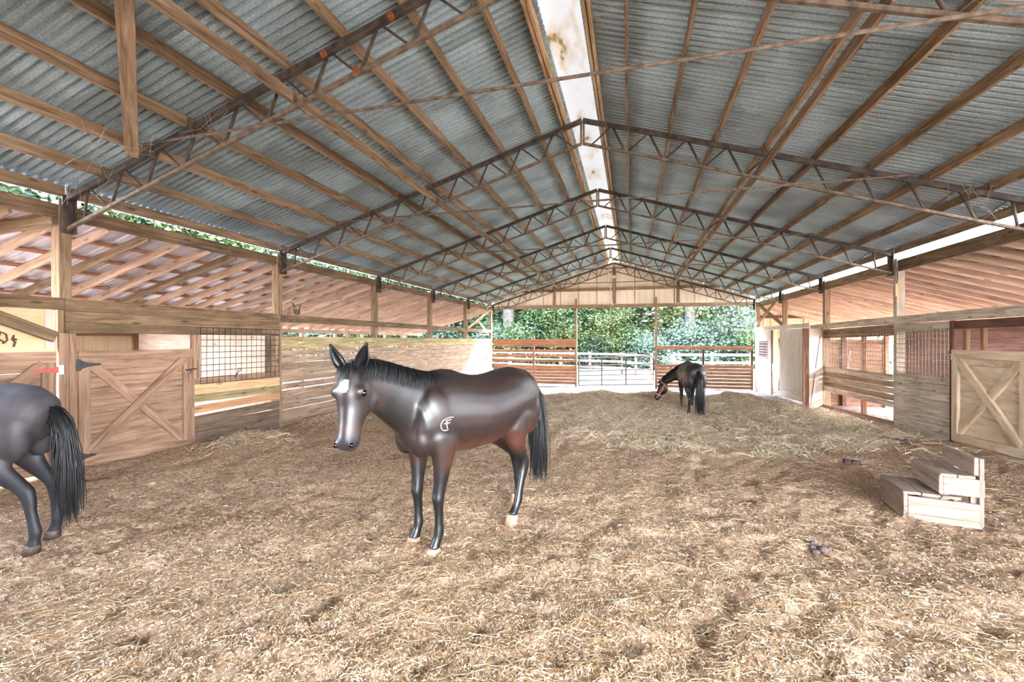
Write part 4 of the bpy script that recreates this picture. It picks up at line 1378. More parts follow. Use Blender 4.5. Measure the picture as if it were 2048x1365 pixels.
def crown_mesh(seed, h0, h1, rad, nl, ls, clumps):
    r_ = np.random.default_rng(seed)
    cz = h0 + (h1 - h0) * r_.random(clumps) ** 0.8
    prof = np.sqrt(np.clip(1 - ((cz - (h0 + h1) * 0.48) / ((h1 - h0) * 0.56)) ** 2, 0.08, 1))
    ca = r_.random(clumps) * 2 * np.pi
    cr = rad * prof * np.sqrt(r_.random(clumps)) * 0.95
    C = np.stack([cr * np.cos(ca), cr * np.sin(ca), cz], -1)
    which = r_.integers(0, clumps, nl)
    s = rad * 0.30
    P = C[which] + r_.normal(0, 1, (nl, 3)) * np.array([s, s, s * 0.62])
    P[:, 2] = np.maximum(P[:, 2], 0.1)
    a = r_.normal(0, 1, (nl, 3))
    a[:, 2] *= 0.6
    a /= np.linalg.norm(a, axis=1)[:, None]
    b_ = np.cross(a, r_.normal(0, 1, (nl, 3)))
    b_ /= np.linalg.norm(b_, axis=1)[:, None]
    sz = ls * (0.6 + 0.8 * r_.random(nl))[:, None]
    V = np.stack([P - a * sz, P + b_ * sz * 0.45, P + a * sz, P - b_ * sz * 0.45], 1).reshape(-1, 3)
    Q = np.arange(nl * 4).reshape(-1, 4)
    return mesh_np('foliage', V, Q)


TREE = {}


def tree(name, label, x, y, kind, var, scale, rot, group=None, trunk_r=0.16, bush=False):
    key = (kind, var, bush)
    if key not in TREE:
        if bush:
            cm = crown_mesh(var + 50, 0.15, 2.6, 1.7, 4200, 0.10, 26)
        else:
            cm = crown_mesh(var + 10, 0.9 + 0.5 * (var % 3), 12.0, 3.3, 13000, 0.16, 75)
        cm.materials.append(LEAF[kind])
        rr = random.Random(var)
        ch = []
        if not bush:
            tr_r = 0.2
            ch.append(([(0, 0, -0.4), (0.05, 0.03, 2), (0.0, 0.08, 5), (0.1, 0, 8), (0.05, 0.05, 11)], [tr_r * 1.3, tr_r, tr_r * 0.85, tr_r * 0.6, tr_r * 0.2]))
            for q in range(9):
                a = rr.uniform(0, 6.28)
                z = rr.uniform(1.6, 8.5)
                l_ = rr.uniform(1.2, 2.6)
                ch.append(([(0.03, 0.03, z), (math.cos(a) * l_ * 0.5, math.sin(a) * l_ * 0.5, z + l_ * 0.22), (math.cos(a) * l_, math.sin(a) * l_, z + l_ * 0.55)], [0.06, 0.04, 0.015]))
        else:
            for q in range(5):
                a = rr.uniform(0, 6.28)
                ch.append(([(0, 0, -0.1), (math.cos(a) * 0.35, math.sin(a) * 0.35, 0.9), (math.cos(a) * 0.8, math.sin(a) * 0.8, 1.8)], [0.05, 0.035, 0.012]))
        V, Q = [], []
        for pts, r in ch:
            v, q = tube_geo(pts, r, 8)
            o = len(V)
            V += v
            Q += [tuple(i + o for i in f) for f in q]
        tm = mesh('trunk', V, Q)
        tm.polygons.foreach_set('use_smooth', [True] * len(tm.polygons))
        tm.materials.append(M_BARK)
        TREE[key] = (cm, tm)
    cm, tm = TREE[key]
    m = Matrix.Translation((x, y, -0.9)) @ Matrix.Rotation(rot, 4, 'Z') @ Matrix.Diagonal((scale, scale, scale, 1))
    t = thing(name, label, 'bush' if bush else 'tree', mat=m, group=group)
    o = obj('foliage', cm, None, t, m)
    o['kind'] = 'stuff'
    obj('stems' if bush else 'trunk', tm, None, t, m)
    return t


FG = 'woodland trees beyond the paddock fence'
rt = random.Random(5)
# a few that can be told apart
tree('maple_tree', 'yellow-green leafy tree in the woodland, straight behind the pipe gate', -1.9, 38.5, 'yellow', 1, 0.55, 0.4, FG)
tree('broadleaf_tree', 'bright green leafy tree in the woodland, behind the left steel gate post', -5.6, 38.5, 'green', 2, 0.8, 1.1, FG)
tree('grey_green_tree', 'pale grey-green tree in the woodland, behind the right board fence', 8.0, 40.0, 'pale', 3, 0.85, 2.0, FG)
big = tree('old_tree', 'tall tree with a thick dark bare trunk, behind the left board fence', -11.2, 41.0, 'green', 4, 1.25, 0.2, FG)
m_ = Matrix.Translation((-10.6, 38.0, -0.9))
V, Q = tube_geo([(0, 0, -0.4), (0.05, 0, 3), (0.0, 0.05, 7), (0.1, 0, 12)], [0.66, 0.52, 0.46, 0.3], 12)
bt = thing('bare_trunk', 'thick dark tree trunk rising behind the left board fence', 'tree', mat=m_)
obj('trunk', mesh('trunk', V, Q), M_BARK, bt, m_, smooth=True)
for (tx, ty, tr_) in ((-6.7, 40.5, 0.24), (2.3, 40.5, 0.3), (4.6, 38.6, 0.42), (0.6, 43.0, 0.3)):
    m_ = Matrix.Translation((tx, ty, -0.9))
    V, Q = tube_geo([(0, 0, -0.4), (0.1, 0, 3), (-0.05, 0.05, 7), (0.15, 0, 12)], [tr_ * 1.2, tr_, tr_ * 0.9, tr_ * 0.6], 10)
    bt = thing('bare_trunk', {-6.7: 'thin bare grey trunk in the woodland, left of the yellow-green tree', 2.3: 'bare grey trunk in the woodland, just right of the right steel gate post', 4.6: 'thickest bare grey trunk in the woodland, right of the gate', 0.6: 'bare grey trunk deep in the woodland behind the gate latch end'}[tx], 'tree', mat=m_, group='bare trunks in the woodland')
    obj('trunk', mesh('trunk', V, Q), M_BARK, bt, m_, smooth=True)
row = [('dark', 5), ('green', 6), ('pale', 7), ('green', 2), ('dark', 8), ('pale', 3), ('yellow', 1), ('green', 4)]
GL = {'dark': 'dark green tree in the woodland beyond the paddock', 'green': 'mid green leafy tree in the woodland beyond the paddock',
      'pale': 'pale grey-green tree in the woodland beyond the paddock', 'yellow': 'yellowing tree in the woodland beyond the paddock'}
q = 0
ORD = ['first', 'second', 'third', 'fourth', 'fifth', 'sixth', 'seventh', 'eighth', 'ninth', 'tenth', 'eleventh', 'twelfth', 'thirteenth', 'fourteenth', 'fifteenth', 'sixteenth']
for ri, (ry, x0, x1, st) in enumerate(((43.0, -21, 13.5, 4.4), (48.5, -26, 14, 4.8), (55, -30, 14, 5.6))):
    x = x0
    oi_ = 0
    while x <= x1:
        kd, vr = row[q % len(row)]
        if x > 2 and rt.random() < 0.6:
            kd, vr = 'pale', (3 if q % 2 else 7)
        tree('woodland_tree', GL[kd].replace(' beyond the paddock', '') + ', ' + ORD[oi_] + ' from the left in the ' + ('front', 'middle', 'back')[ri] + ' row', x + rt.uniform(-1, 1), ry + rt.uniform(-1.3, 1.3), kd, vr, rt.uniform(0.9, 1.25) if x < 6 else rt.uniform(0.5, 0.62), rt.uniform(0, 6.28), 'background woodland trees')
        x += st
        oi_ += 1
        q += 1
for i in range(15):
    x = -17 + 2.35 * i + rt.uniform(-0.6, 0.6)
    kd = ['dark', 'green', 'pale', 'green', 'dark', 'yellow'][i % 6] if x < 3 else ['pale', 'pale', 'dark', 'green'][i % 4]
    tree('bush', {'dark': 'dark green bush at the woodland edge', 'green': 'mid green bush at the woodland edge', 'pale': 'pale grey-green bush at the woodland edge', 'yellow': 'yellowing bush at the woodland edge'}[kd] + ', ' + ORD[i] + ' from the left',
         x, 37.8 + rt.uniform(-1.0, 1.2), kd, 1 + i % 3, rt.uniform(0.85, 1.35), rt.uniform(0, 6.28), 'woodland edge bushes', bush=True)
# trees along the left side, seen through the slots of the left lean-to
q = 0
for si, ry in enumerate(np.arange(4, 42, 4.2)):
    for xx in (-26.0, -32.0):
        kd, vr = row[(q * 3 + 1) % len(row)]
        tree('side_tree', {'dark': 'dark green tree outside, left of the barn', 'green': 'mid green tree outside, left of the barn', 'pale': 'pale grey-green tree outside, left of the barn', 'yellow': 'yellowing tree outside, left of the barn'}[kd] + ', ' + ORD[si] + ' from the front in the ' + ('near' if xx > -30 else 'far') + ' row',
             xx + rt.uniform(-1.5, 1.5), ry + rt.uniform(-1.2, 1.2), kd, vr, rt.uniform(0.95, 1.35), rt.uniform(0, 6.28), 'trees left of the barn')
        q += 1

# ================================================================== horses
def hair_mat(name, c0, c1):
    m, nt, b = new_mat(name)
    g = node(nt, 'ShaderNodeNewGeometry')
    r = ramp_node(nt, [(0.0, c0), (1.0, c1)])
    nt.links.new(g.outputs['Random Per Island'], r.inputs[0])
    nt.links.new(r.outputs[0], b.inputs['Base Color'])
    b.inputs['Roughness'].default_value = 0.42
    return m


M_HAIR = hair_mat('black_horse_hair', srgb(6, 5, 6), srgb(20, 18, 20))
M_HOOF = plain('pale_hoof', srgb(206, 164, 136), rough=0.6, scale=18.0, col2=srgb(160, 116, 92))
M_HOOFD = plain('dark_hoof', srgb(84, 66, 58), rough=0.6, scale=18.0, col2=srgb(48, 38, 34))
M_EYE = plain('dark_eye', srgb(14, 10, 10), rough=0.08, scale=5.0)
M_HALTER = plain('orange_halter_webbing', srgb(214, 112, 58), rough=0.7, scale=40.0, col2=srgb(180, 84, 40))
M_BRASS = plain('halter_ring', srgb(150, 150, 156), rough=0.35, metal=0.8, scale=20.0)
M_BRAND = plain('white_brand_hair', srgb(236, 232, 228), rough=0.7, scale=40.0)


def coat_mat(name, rough, coat, sheen=0.0):
    m, nt, b = new_mat(name)
    va = node(nt, 'ShaderNodeVertexColor', layer_name='coat')
    tcn = node(nt, 'ShaderNodeTexCoord')
    n1 = node(nt, 'ShaderNodeTexNoise')
    n1.inputs['Scale'].default_value = 9.0
    n1.inputs['Detail'].default_value = 5.0
    nt.links.new(tcn.outputs['Object'], n1.inputs['Vector'])
    r = ramp_node(nt, [(0.3, (0.72, 0.72, 0.72, 1)), (0.7, (1.2, 1.2, 1.2, 1))])
    nt.links.new(n1.outputs['Fac'], r.inputs[0])
    mx = node(nt, 'ShaderNodeMix', data_type='RGBA', blend_type='MULTIPLY')
    mx.inputs[0].default_value = 1.0
    nt.links.new(va.outputs['Color'], mx.inputs[6])
    nt.links.new(r.outputs[0], mx.inputs[7])
    nt.links.new(mx.outputs[2], b.inputs['Base Color'])
    b.inputs['Roughness'].default_value = rough
    b.inputs['Specular IOR Level'].default_value = 0.5
    b.inputs['Coat Weight'].default_value = coat
    b.inputs['Coat Roughness'].default_value = 0.36
    # fine hair relief, stretched along the body
    mp = node(nt, 'ShaderNodeMapping')
    mp.inputs['Scale'].default_value = (25.0, 160.0, 60.0)
    nt.links.new(tcn.outputs['Object'], mp.inputs[0])
    n2 = node(nt, 'ShaderNodeTexNoise')
    n2.inputs['Scale'].default_value = 1.0
    nt.links.new(mp.outputs[0], n2.inputs['Vector'])
    bp = node(nt, 'ShaderNodeBump')
    bp.inputs['Strength'].default_value = 0.12
    bp.inputs['Distance'].default_value = 0.004
    nt.links.new(n2.outputs['Fac'], bp.inputs['Height'])
    nt.links.new(bp.outputs[0], b.inputs['Normal'])
    return m


class Union:
    def __init__(self):
        self.V, self.Q = [], []

    def add(self, V, Q):
        o = len(self.V)
        self.V += [Vector(v) for v in V]
        self.Q += [tuple(i + o for i in f) for f in Q]

    def loft(self, rings, lat=(0, 1, 0), n=18):
        """rings: (centre, half width along lat, half height across) ; the tangent sets the plane"""
        P = [Vector(r[0]) for r in rings]
        V, Q = [], []
        lat0 = Vector(lat)
        for i, r in enumerate(rings):
            t = (P[min(i + 1, len(P) - 1)] - P[max(i - 1, 0)]).normalized()
            lt = Vector(r[3]) if len(r) > 3 else lat0
            u = (lt - t * lt.dot(t)).normalized()
            v = t.cross(u)
            for k in range(n):
                a = 2 * math.pi * k / n
                V.append(P[i] + u * (r[1] * math.cos(a)) + v * (r[2] * math.sin(a)))
        for i in range(len(P) - 1):
            for k in range(n):
                Q.append((i * n + k, i * n + (k + 1) % n, (i + 1) * n + (k + 1) % n, (i + 1) * n + k))
        Q.append(tuple(range(n - 1, -1, -1)))
        Q.append(tuple(range((len(P) - 1) * n, len(P) * n)))
        self.add(V, Q)

    def ell(self, c, r, rot=None):
        bm = bmesh.new()
        bmesh.ops.create_uvsphere(bm, u_segments=20, v_segments=12, radius=1.0)
        M_ = rot.to_matrix() if rot is not None else Matrix.Identity(3)
        V = [Vector(c) + M_ @ Vector((v.co.x * r[0], v.co.y * r[1], v.co.z * r[2])) for v in bm.verts]
        Q = [tuple(v.index for v in f.verts) for f in bm.faces]
        bm.free()
        self.add(V, Q)

    def build(self, voxel, it):
        me = mesh('union', self.V, self.Q)
        o = bpy.data.objects.new('union', me)
        COL.objects.link(o)
        md = o.modifiers.new('r', 'REMESH')
        md.mode = 'VOXEL'
        md.voxel_size = voxel
        sm = o.modifiers.new('s', 'SMOOTH')
        sm.factor = 0.5
        sm.iterations = it
        dg = bpy.context.evaluated_depsgraph_get()
        out = bpy.data.meshes.new_from_object(o.evaluated_get(dg))
        bpy.data.objects.remove(o)
        bpy.data.meshes.remove(me)
        return out


FORE = [(0.45, 0.13, 1.02, 0.075, 0.13), (0.43, 0.15, 0.90, 0.085, 0.125), (0.40, 0.155, 0.77, 0.074, 0.105), (0.405, 0.15, 0.66, 0.060, 0.076), (0.415, 0.145, 0.55, 0.049, 0.056),
        (0.425, 0.14, 0.47, 0.046, 0.049), (0.432, 0.14, 0.425, 0.047, 0.050), (0.425, 0.14, 0.375, 0.038, 0.042), (0.418, 0.14, 0.31, 0.031, 0.038), (0.416, 0.14, 0.235, 0.030, 0.038),
        (0.414, 0.14, 0.175, 0.037, 0.045), (0.425, 0.14, 0.135, 0.033, 0.040), (0.445, 0.14, 0.095, 0.034, 0.040), (0.46, 0.14, 0.058, 0.046, 0.052)]
HIND = [(-0.48, 0.13, 1.08, 0.11, 0.20), (-0.47, 0.15, 0.94, 0.115, 0.20), (-0.45, 0.165, 0.83, 0.095, 0.165), (-0.49, 0.16, 0.73, 0.074, 0.115), (-0.56, 0.15, 0.635, 0.056, 0.080),
        (-0.635, 0.14, 0.555, 0.046, 0.062), (-0.675, 0.14, 0.495, 0.046, 0.062), (-0.678, 0.14, 0.43, 0.039, 0.052), (-0.668, 0.14, 0.35, 0.033, 0.042), (-0.662, 0.14, 0.25, 0.032, 0.041),
        (-0.660, 0.14, 0.18, 0.039, 0.048), (-0.648, 0.14, 0.14, 0.034, 0.041), (-0.628, 0.14, 0.10, 0.035, 0.041), (-0.612, 0.14, 0.06, 0.047, 0.053)]
TORSO = [(0.66, 0.98, 0.07, 0.08), (0.635, 0.97, 0.15, 0.16), (0.58, 0.985, 0.20, 0.24), (0.46, 1.02, 0.225, 0.315), (0.32, 1.05, 0.24, 0.335), (0.16, 1.04, 0.265, 0.325),
         (0.0, 1.02, 0.285, 0.315), (-0.16, 1.02, 0.285, 0.31), (-0.30, 1.045, 0.275, 0.298), (-0.42, 1.08, 0.27, 0.285), (-0.54, 1.10, 0.26, 0.282), (-0.65, 1.095, 0.235, 0.262),
         (-0.74, 1.06, 0.19, 0.225), (-0.80, 1.03, 0.13, 0.16), (-0.83, 1.02, 0.06, 0.08)]


def shift_leg(chain, side, dx, dy, top):
    out = []
    for (x, y, z, w, dpt) in chain:
        t = min(1.0, max(0.0, (top - z) / (top - 0.05)))
        t = t ** 1.15
        out.append(((x + dx * t, side * y + dy * t, z), w, dpt))
    return out


def hair_chain(root, dirs, ln, seg, jit, rr):
    pts = [Vector(root)]
    for s in range(seg):
        t = s / max(1, seg - 1)
        k = t * (len(dirs) - 1)
        i = min(int(k), len(dirs) - 2)
        dd = Vector(dirs[i]).lerp(Vector(dirs[i + 1]), k - i)
        dd += Vector((rr.uniform(-jit, jit), rr.uniform(-jit, jit), rr.uniform(-jit, jit) * 0.5))
        pts.append(pts[-1] + dd.normalized() * (ln / seg))
    return pts


def ribbons(name, chains, w0, mat, parent, m):
    """tapered three-sided locks of hair"""
    V, Q = [], []
    for pts in chains:
        n = len(pts)
        o = len(V)
        for i, p in enumerate(pts):
            t = (pts[min(i + 1, n - 1)] - pts[max(i - 1, 0)]).normalized()
            a = Vector((0.3, 0.9, 0.2))
            u = t.cross(a).normalized()
            v = t.cross(u)
            r = w0 * (1.0 - 0.85 * (i / (n - 1)) ** 2)
            for k in range(3):
                an = 2.094 * k + o
                V.append(p + u * r * math.cos(an) + v * r * math.sin(an))
        for i in range(n - 1):
            for k in range(3):
                Q.append((o + i * 3 + k, o + i * 3 + (k + 1) % 3, o + (i + 1) * 3 + (k + 1) % 3, o + (i + 1) * 3 + k))
    return obj(name, mesh(name, V, Q), mat, parent, m, smooth=True)


def horse(label, M_, legs, neck, poll, muzzle, face, coatfn, mat, voxel=0.014, it=7, hoofs=(None,) * 4, mane_side=1, tail=None, head=True, hs=1.0, seed=1, ear_spread=1.0):
    """legs: four (dx, dy) hoof offsets: fore left, fore right, hind left, hind right; local x forward, y left"""
    rr = random.Random(seed)
    H = thing('horse', label, 'horse', mat=M_)
    U = Union()
    U.loft([((x, 0, z), w, h) for x, z, w, h in TORSO], n=24)
    U.ell((0.30, 0, 1.30), (0.24, 0.07, 0.10))                        # withers
    for s in (1, -1):
        U.ell((0.43, s * 0.135, 1.03), (0.15, 0.105, 0.25), Matrix.Rotation(0.35, 3, 'Y').to_quaternion())   # shoulder
        U.ell((0.40, s * 0.15, 0.86), (0.13, 0.085, 0.15))             # upper arm
        U.ell((0.555, s * 0.085, 0.90), (0.10, 0.10, 0.15))           # breast
        U.ell((-0.50, s * 0.13, 1.10), (0.25, 0.125, 0.24), Matrix.Rotation(-0.3, 3, 'Y').to_quaternion())   # haunch
        U.ell((-0.66, s * 0.12, 0.98), (0.13, 0.11, 0.24))             # buttock
        U.ell((-0.38, s * 0.16, 0.86), (0.13, 0.09, 0.13))             # stifle
    top = {0: 0.92, 1: 0.95}
    joints = []
    for i, (dx, dy) in enumerate(legs):
        side = 1 if i % 2 == 0 else -1
        ch = shift_leg(FORE if i < 2 else HIND, side, dx, dy, 0.92 if i < 2 else 0.98)
        U.loft(ch, n=16)
        joints.append(ch)
    U.loft([(p, w, h) for p, w, h in neck], n=22)
    poll, muzzle, face = Vector(poll), Vector(muzzle), Vector(face).normalized()
    ax = (muzzle - poll)
    hl = ax.length
    axn = ax.normalized()
    face = (face - axn * face.dot(axn)).normalized()
    latv = face.cross(axn).normalized()
    if head:
        HR = [(0.00, 0.070, 0.075, -0.025), (0.08, 0.088, 0.105, -0.03), (0.20, 0.104, 0.132, -0.045), (0.32, 0.106, 0.140, -0.055), (0.43, 0.096, 0.134, -0.055), (0.54, 0.082, 0.110, -0.042),
              (0.66, 0.070, 0.088, -0.026), (0.78, 0.064, 0.077, -0.017), (0.88, 0.068, 0.077, -0.014), (0.95, 0.063, 0.066, -0.016), (1.0, 0.042, 0.044, -0.018)]
        U.loft([(poll + ax * t + face * (f * hs), w * hs, h * hs, latv) for t, w, h, f in HR], lat=latv, n=22)
        for s in (1, -1):
            U.ell(poll + ax * 0.30 + latv * (s * 0.072 * hs) + face * (0.030 * hs), (0.036 * hs,) * 3)            # brow
            U.ell(poll + ax * 0.40 + latv * (s * 0.060 * hs) - face * (0.105 * hs), (0.06 * hs, 0.05 * hs, 0.075 * hs))   # jaw
            U.ell(poll + ax * 0.92 + latv * (s * 0.042 * hs) + face * (0.030 * hs), (0.026 * hs,) * 3)            # nostril rim
        U.ell(muzzle - ax * 0.03 - face * (0.045 * hs), (0.036 * hs, 0.036 * hs, 0.03 * hs))                       # lower lip
    me = U.build(voxel, it)
    co = np.empty(len(me.vertices) * 3, dtype=np.float32)
    me.vertices.foreach_get('co', co)
    co = co.reshape(-1, 3)
    ca = me.color_attributes.new('coat', 'FLOAT_COLOR', 'POINT')
    hp = np.array([(np.asarray(p) - np.array(poll)) for p in co])
    th = hp @ np.array(axn) / hl
    fh = hp @ np.array(face)
    lh = hp @ np.array(latv)
    col = coatfn(co, th, fh, lh)
    ca.data.foreach_set('color', col.astype(np.float32).ravel())
    body = obj('body', me, mat, H, M_, smooth=True)
    # hooves
    for i, ch in enumerate(joints):
        p = Vector(ch[-1][0])
        mt = hoofs[i] or M_HOOFD
        V, Q = [], []
        n = 16
        for (dz, r, fx2) in ((0.012, 0.048, 0.0), (-0.005, 0.052, 0.002), (-0.058, 0.061, 0.018)):
            for k in range(n):
                a = 2 * math.pi * k / n
                V.append((p.x + fx2 + r * math.cos(a) * (1.08 if math.cos(a) > 0 else 0.92), p.y + r * 0.95 * math.sin(a), max(0.0, p.z + dz)))
        for j in range(2):
            for k in range(n):
                Q.append((j * n + k, j * n + (k + 1) % n, (j + 1) * n + (k + 1) % n, (j + 1) * n + k))
        Q.append(tuple(range(n - 1, -1, -1)))
        Q.append(tuple(range(2 * n, 3 * n)))
        obj('hoof', mesh('hoof', V, Q), mt, H, M_, smooth=True)
    if head:
        for s in (1, -1):
            c = poll + ax * 0.315 + latv * (s * 0.091 * hs) + face * (0.020 * hs)
            bm = bmesh.new()
            bmesh.ops.create_uvsphere(bm, u_segments=14, v_segments=10, radius=0.023 * hs)
            e = bpy.data.meshes.new('eye')
            bm.to_mesh(e)
            bm.free()
            obj('eye', e, M_EYE, H, M_ @ Matrix.Translation(c), smooth=True)
            # ear: a leaf-shaped cup
            eb = poll + ax * 0.02 + latv * (s * 0.052 * hs) + face * (0.012 * hs)
            et = (-axn * 0.86 + latv * s * 0.34 * ear_spread + face * 0.30).normalized()
            fr_ = (face + latv * s * 0.4).normalized()
            sd = et.cross(fr_).normalized()
            V, Q = [], []
            ns, nk = 9, 9
            prof = [0.026, 0.034, 0.038, 0.038, 0.034, 0.028, 0.020, 0.011, 0.002]
            for j in range(ns):
                t = j / (ns - 1)
                c0 = eb + et * (0.17 * hs * t) + fr_ * (0.012 * math.sin(t * 2.6) * hs)
                for k in range(nk):
                    a = -2.1 + 4.2 * k / (nk - 1)
                    V.append(c0 + (sd * math.sin(a) * prof[j] - fr_ * (math.cos(a) * prof[j] * 0.75)) * hs)
            for j in range(ns - 1):
                for k in range(nk - 1):
                    Q.append((j * nk + k, j * nk + k + 1, (j + 1) * nk + k + 1, (j + 1) * nk + k))
            ear = obj('ear', mesh('ear', V, Q), M_HAIR, H, M_, smooth=True)
            sol = ear.modifiers.new('thickness', 'SOLIDIFY')
            sol.thickness = 0.006
            # nostril
            c = poll + ax * 0.935 + latv * (s * 0.050 * hs) + face * (0.042 * hs)
            bm = bmesh.new()
            bmesh.ops.create_uvsphere(bm, u_segments=12, v_segments=8, radius=0.016 * hs)
            e = bpy.data.meshes.new('nostril')
            bm.to_mesh(e)
            bm.free()
            obj('nostril', e, M_EYE, H, M_ @ Matrix.Translation(c), smooth=True)
    # mane along the crest
    crest = []
    npn = len(neck)
    NP = [Vector(p) for p, w, h in neck]
    for i in range(npn):
        t = (NP[min(i + 1, npn - 1)] - NP[max(i - 1, 0)]).normalized()
        lt = Vector((0, 1, 0))
        u = (lt - t * lt.dot(t)).normalized()
        v = t.cross(u)
        if v.z < 0:
            v = -v
        crest.append((NP[i] + v * (neck[i][2] * 0.97), u, v, t))
    crest = crest[1:]
    ch = []
    for q in range(1100):
        k = rr.uniform(0, len(crest) - 1.001)
        i = int(k)
        p = crest[i][0].lerp(crest[i + 1][0], k - i)
        u, v, t = crest[i][1], crest[i][2], crest[i][3]
        s = mane_side if rr.random() < 0.85 else -mane_side
        ln = rr.uniform(0.10, 0.24)
        p = p + u * rr.uniform(-0.018, 0.018)
        dirs = [v * 0.25 + u * s * 0.9, u * s * 0.8 - v * 0.6, -v * 1.0 + u * s * 0.25 + t * rr.uniform(-0.25, 0.1), -v + t * rr.uniform(-0.2, 0.1)]
        ch.append(hair_chain(p, dirs, ln, 6, 0.10, rr))
    if head:
        for q in range(70):                                             # forelock
            p = poll + face * rr.uniform(0.02, 0.05) + latv * rr.uniform(-0.04, 0.04)
            ch.append(hair_chain(p, [-axn * 0.3 + face, axn * 0.8 + face * 0.3 + latv * rr.uniform(-0.3, 0.3), axn], rr.uniform(0.10, 0.19), 5, 0.1, rr))
    ribbons('mane', ch, 0.0036, M_HAIR, H, M_)
    # tail
    td = tail or dict(root=(-0.80, 0, 1.19), dirs=[(-0.55, 0, -0.2), (-0.2, 0, -0.95), (0.04, 0, -1), (0.06, 0, -1), (0.05, 0, -1)], ln=1.04)
    ch = []
    for q in range(800):
        p = Vector(td['root']) + Vector((rr.uniform(-0.03, 0.02), rr.uniform(-0.035, 0.035), rr.uniform(-0.10, 0.02)))
        spread = Vector((rr.uniform(-0.13, 0.06), rr.uniform(-0.13, 0.13), 0))
        dirs = [Vector(d_) + spread * (0.2 + 0.5 * i_ * (i_ < 3)) for i_, d_ in enumerate(td['dirs'])]
        ch.append(hair_chain(p, dirs, td['ln'] * rr.uniform(0.6, 1.02), 10, 0.05, rr))
    ribbons('tail', ch, 0.0055, M_HAIR, H, M_)
    return H, body, dict(poll=poll, ax=ax, face=face, lat=latv, hl=hl)


def lerp3(a, b, t):
    return np.array(a[:3])[None, :] * (1 - t[:, None]) + np.array(b[:3])[None, :] * t[:, None]


def sm01(a, b, x):
    t = np.clip((x - a) / (b - a), 0, 1)
    return t * t * (3 - 2 * t)


def place(px, py, fwd, scale=1.0):
    f = Vector((fwd[0], fwd[1], 0)).normalized()
    l = Vector((-f.y, f.x, 0))
    z = float(gz(px, py))
    tilt = Matrix((f, l, Vector((0, 0, 1)))).transposed().to_4x4()
    return Matrix.Translation((px, py, z + 0.004)) @ tilt @ Matrix.Diagonal((scale, scale, scale, 1))


# ---- bay horse in the middle, head turned to the viewer
def bay(co, th, fh, lh):
    body = np.array(srgb(33, 20, 16)[:3])
    black = np.array(srgb(9, 8, 8)[:3])
    warm = np.array(srgb(72, 37, 23)[:3])
    z, x = co[:, 2], co[:, 0]
    c = np.tile(body, (len(co), 1))
    w = sm01(0.92, 0.70, z) * sm01(0.55, 0.30, x)                 # tan belly and flank
    c = c * (1 - w[:, None]) + warm * w[:, None]
    t = sm01(1.26, 1.36, z) * sm01(0.85, 0.6, x) * 0.5            # darker topline
    c = c * (1 - t[:, None]) + black * t[:, None]
    k = sm01(0.74, 0.56, z)                                        # black legs
    c = c * (1 - k[:, None]) + black * k[:, None]
    nk = sm01(0.45, 0.8, x) * 0.9 * sm01(0.9, 1.1, z)
    c = c * (1 - nk[:, None]) + black * nk[:, None]
    hd = (th > 0.0) & (th < 1.15) & (np.abs(lh) < 0.2) & (np.abs(fh) < 0.28) & (x > 0.86)
    hc = np.tile(np.array(srgb(38, 27, 25)[:3]), (len(co), 1))
    m1 = sm01(0.60, 0.74, th) * sm01(0.88, 0.78, th)
    hc = hc * (1 - m1[:, None] * 0.7) + np.array(srgb(66, 42, 36)[:3]) * m1[:, None] * 0.7
    m2 = sm01(0.80, 0.90, th)
    hc = hc * (1 - m2[:, None]) + np.array(srgb(36, 32, 36)[:3]) * m2[:, None]
    star = np.sqrt(((th - 0.235) / 0.075) ** 2 + ((lh - 0.0) / 0.026) ** 2) < 1.0
    star &= fh > 0.02
    hc[star] = np.array(srgb(232, 224, 218)[:3])
    hw = hd * sm01(0.02, 0.16, th) * sm01(0.26, 0.16, -fh)
    c = c * (1 - hw[:, None]) + hc * hw[:, None]
    return np.concatenate([c, np.ones((len(c), 1))], 1)


M_BAY = coat_mat('bay_coat', 0.46, 0.35)
MB = place(-1.339, 3.529, (-0.432, -0.902))
neckB = [((0.36, 0, 1.06), 0.17, 0.31), ((0.50, 0, 1.12), 0.145, 0.275), ((0.64, 0.005, 1.185), 0.118, 0.235), ((0.77, 0.015, 1.25), 0.100, 0.200), ((0.89, 0.03, 1.315), 0.088, 0.170),
         ((0.99, 0.045, 1.365), 0.082, 0.142), ((1.06, 0.055, 1.40), 0.076, 0.110), ((1.10, 0.06, 1.42), 0.065, 0.08)]
hb, bodyb, info = horse('glossy dark bay horse with a white star and shoulder brand, standing in the middle', MB,
                        [(0.02, -0.005), (0.0, 0.01), (0.23, 0.03), (-0.22, -0.01)], neckB, (1.095, 0.058, 1.445), (1.175, 0.13, 0.93), (0.80, 0.52, 0.1),
                        bay, M_BAY, voxel=0.0125, it=11, hoofs=(M_HOOF, M_HOOF, M_HOOF, M_HOOF), seed=3, ear_spread=1.1, hs=1.06)
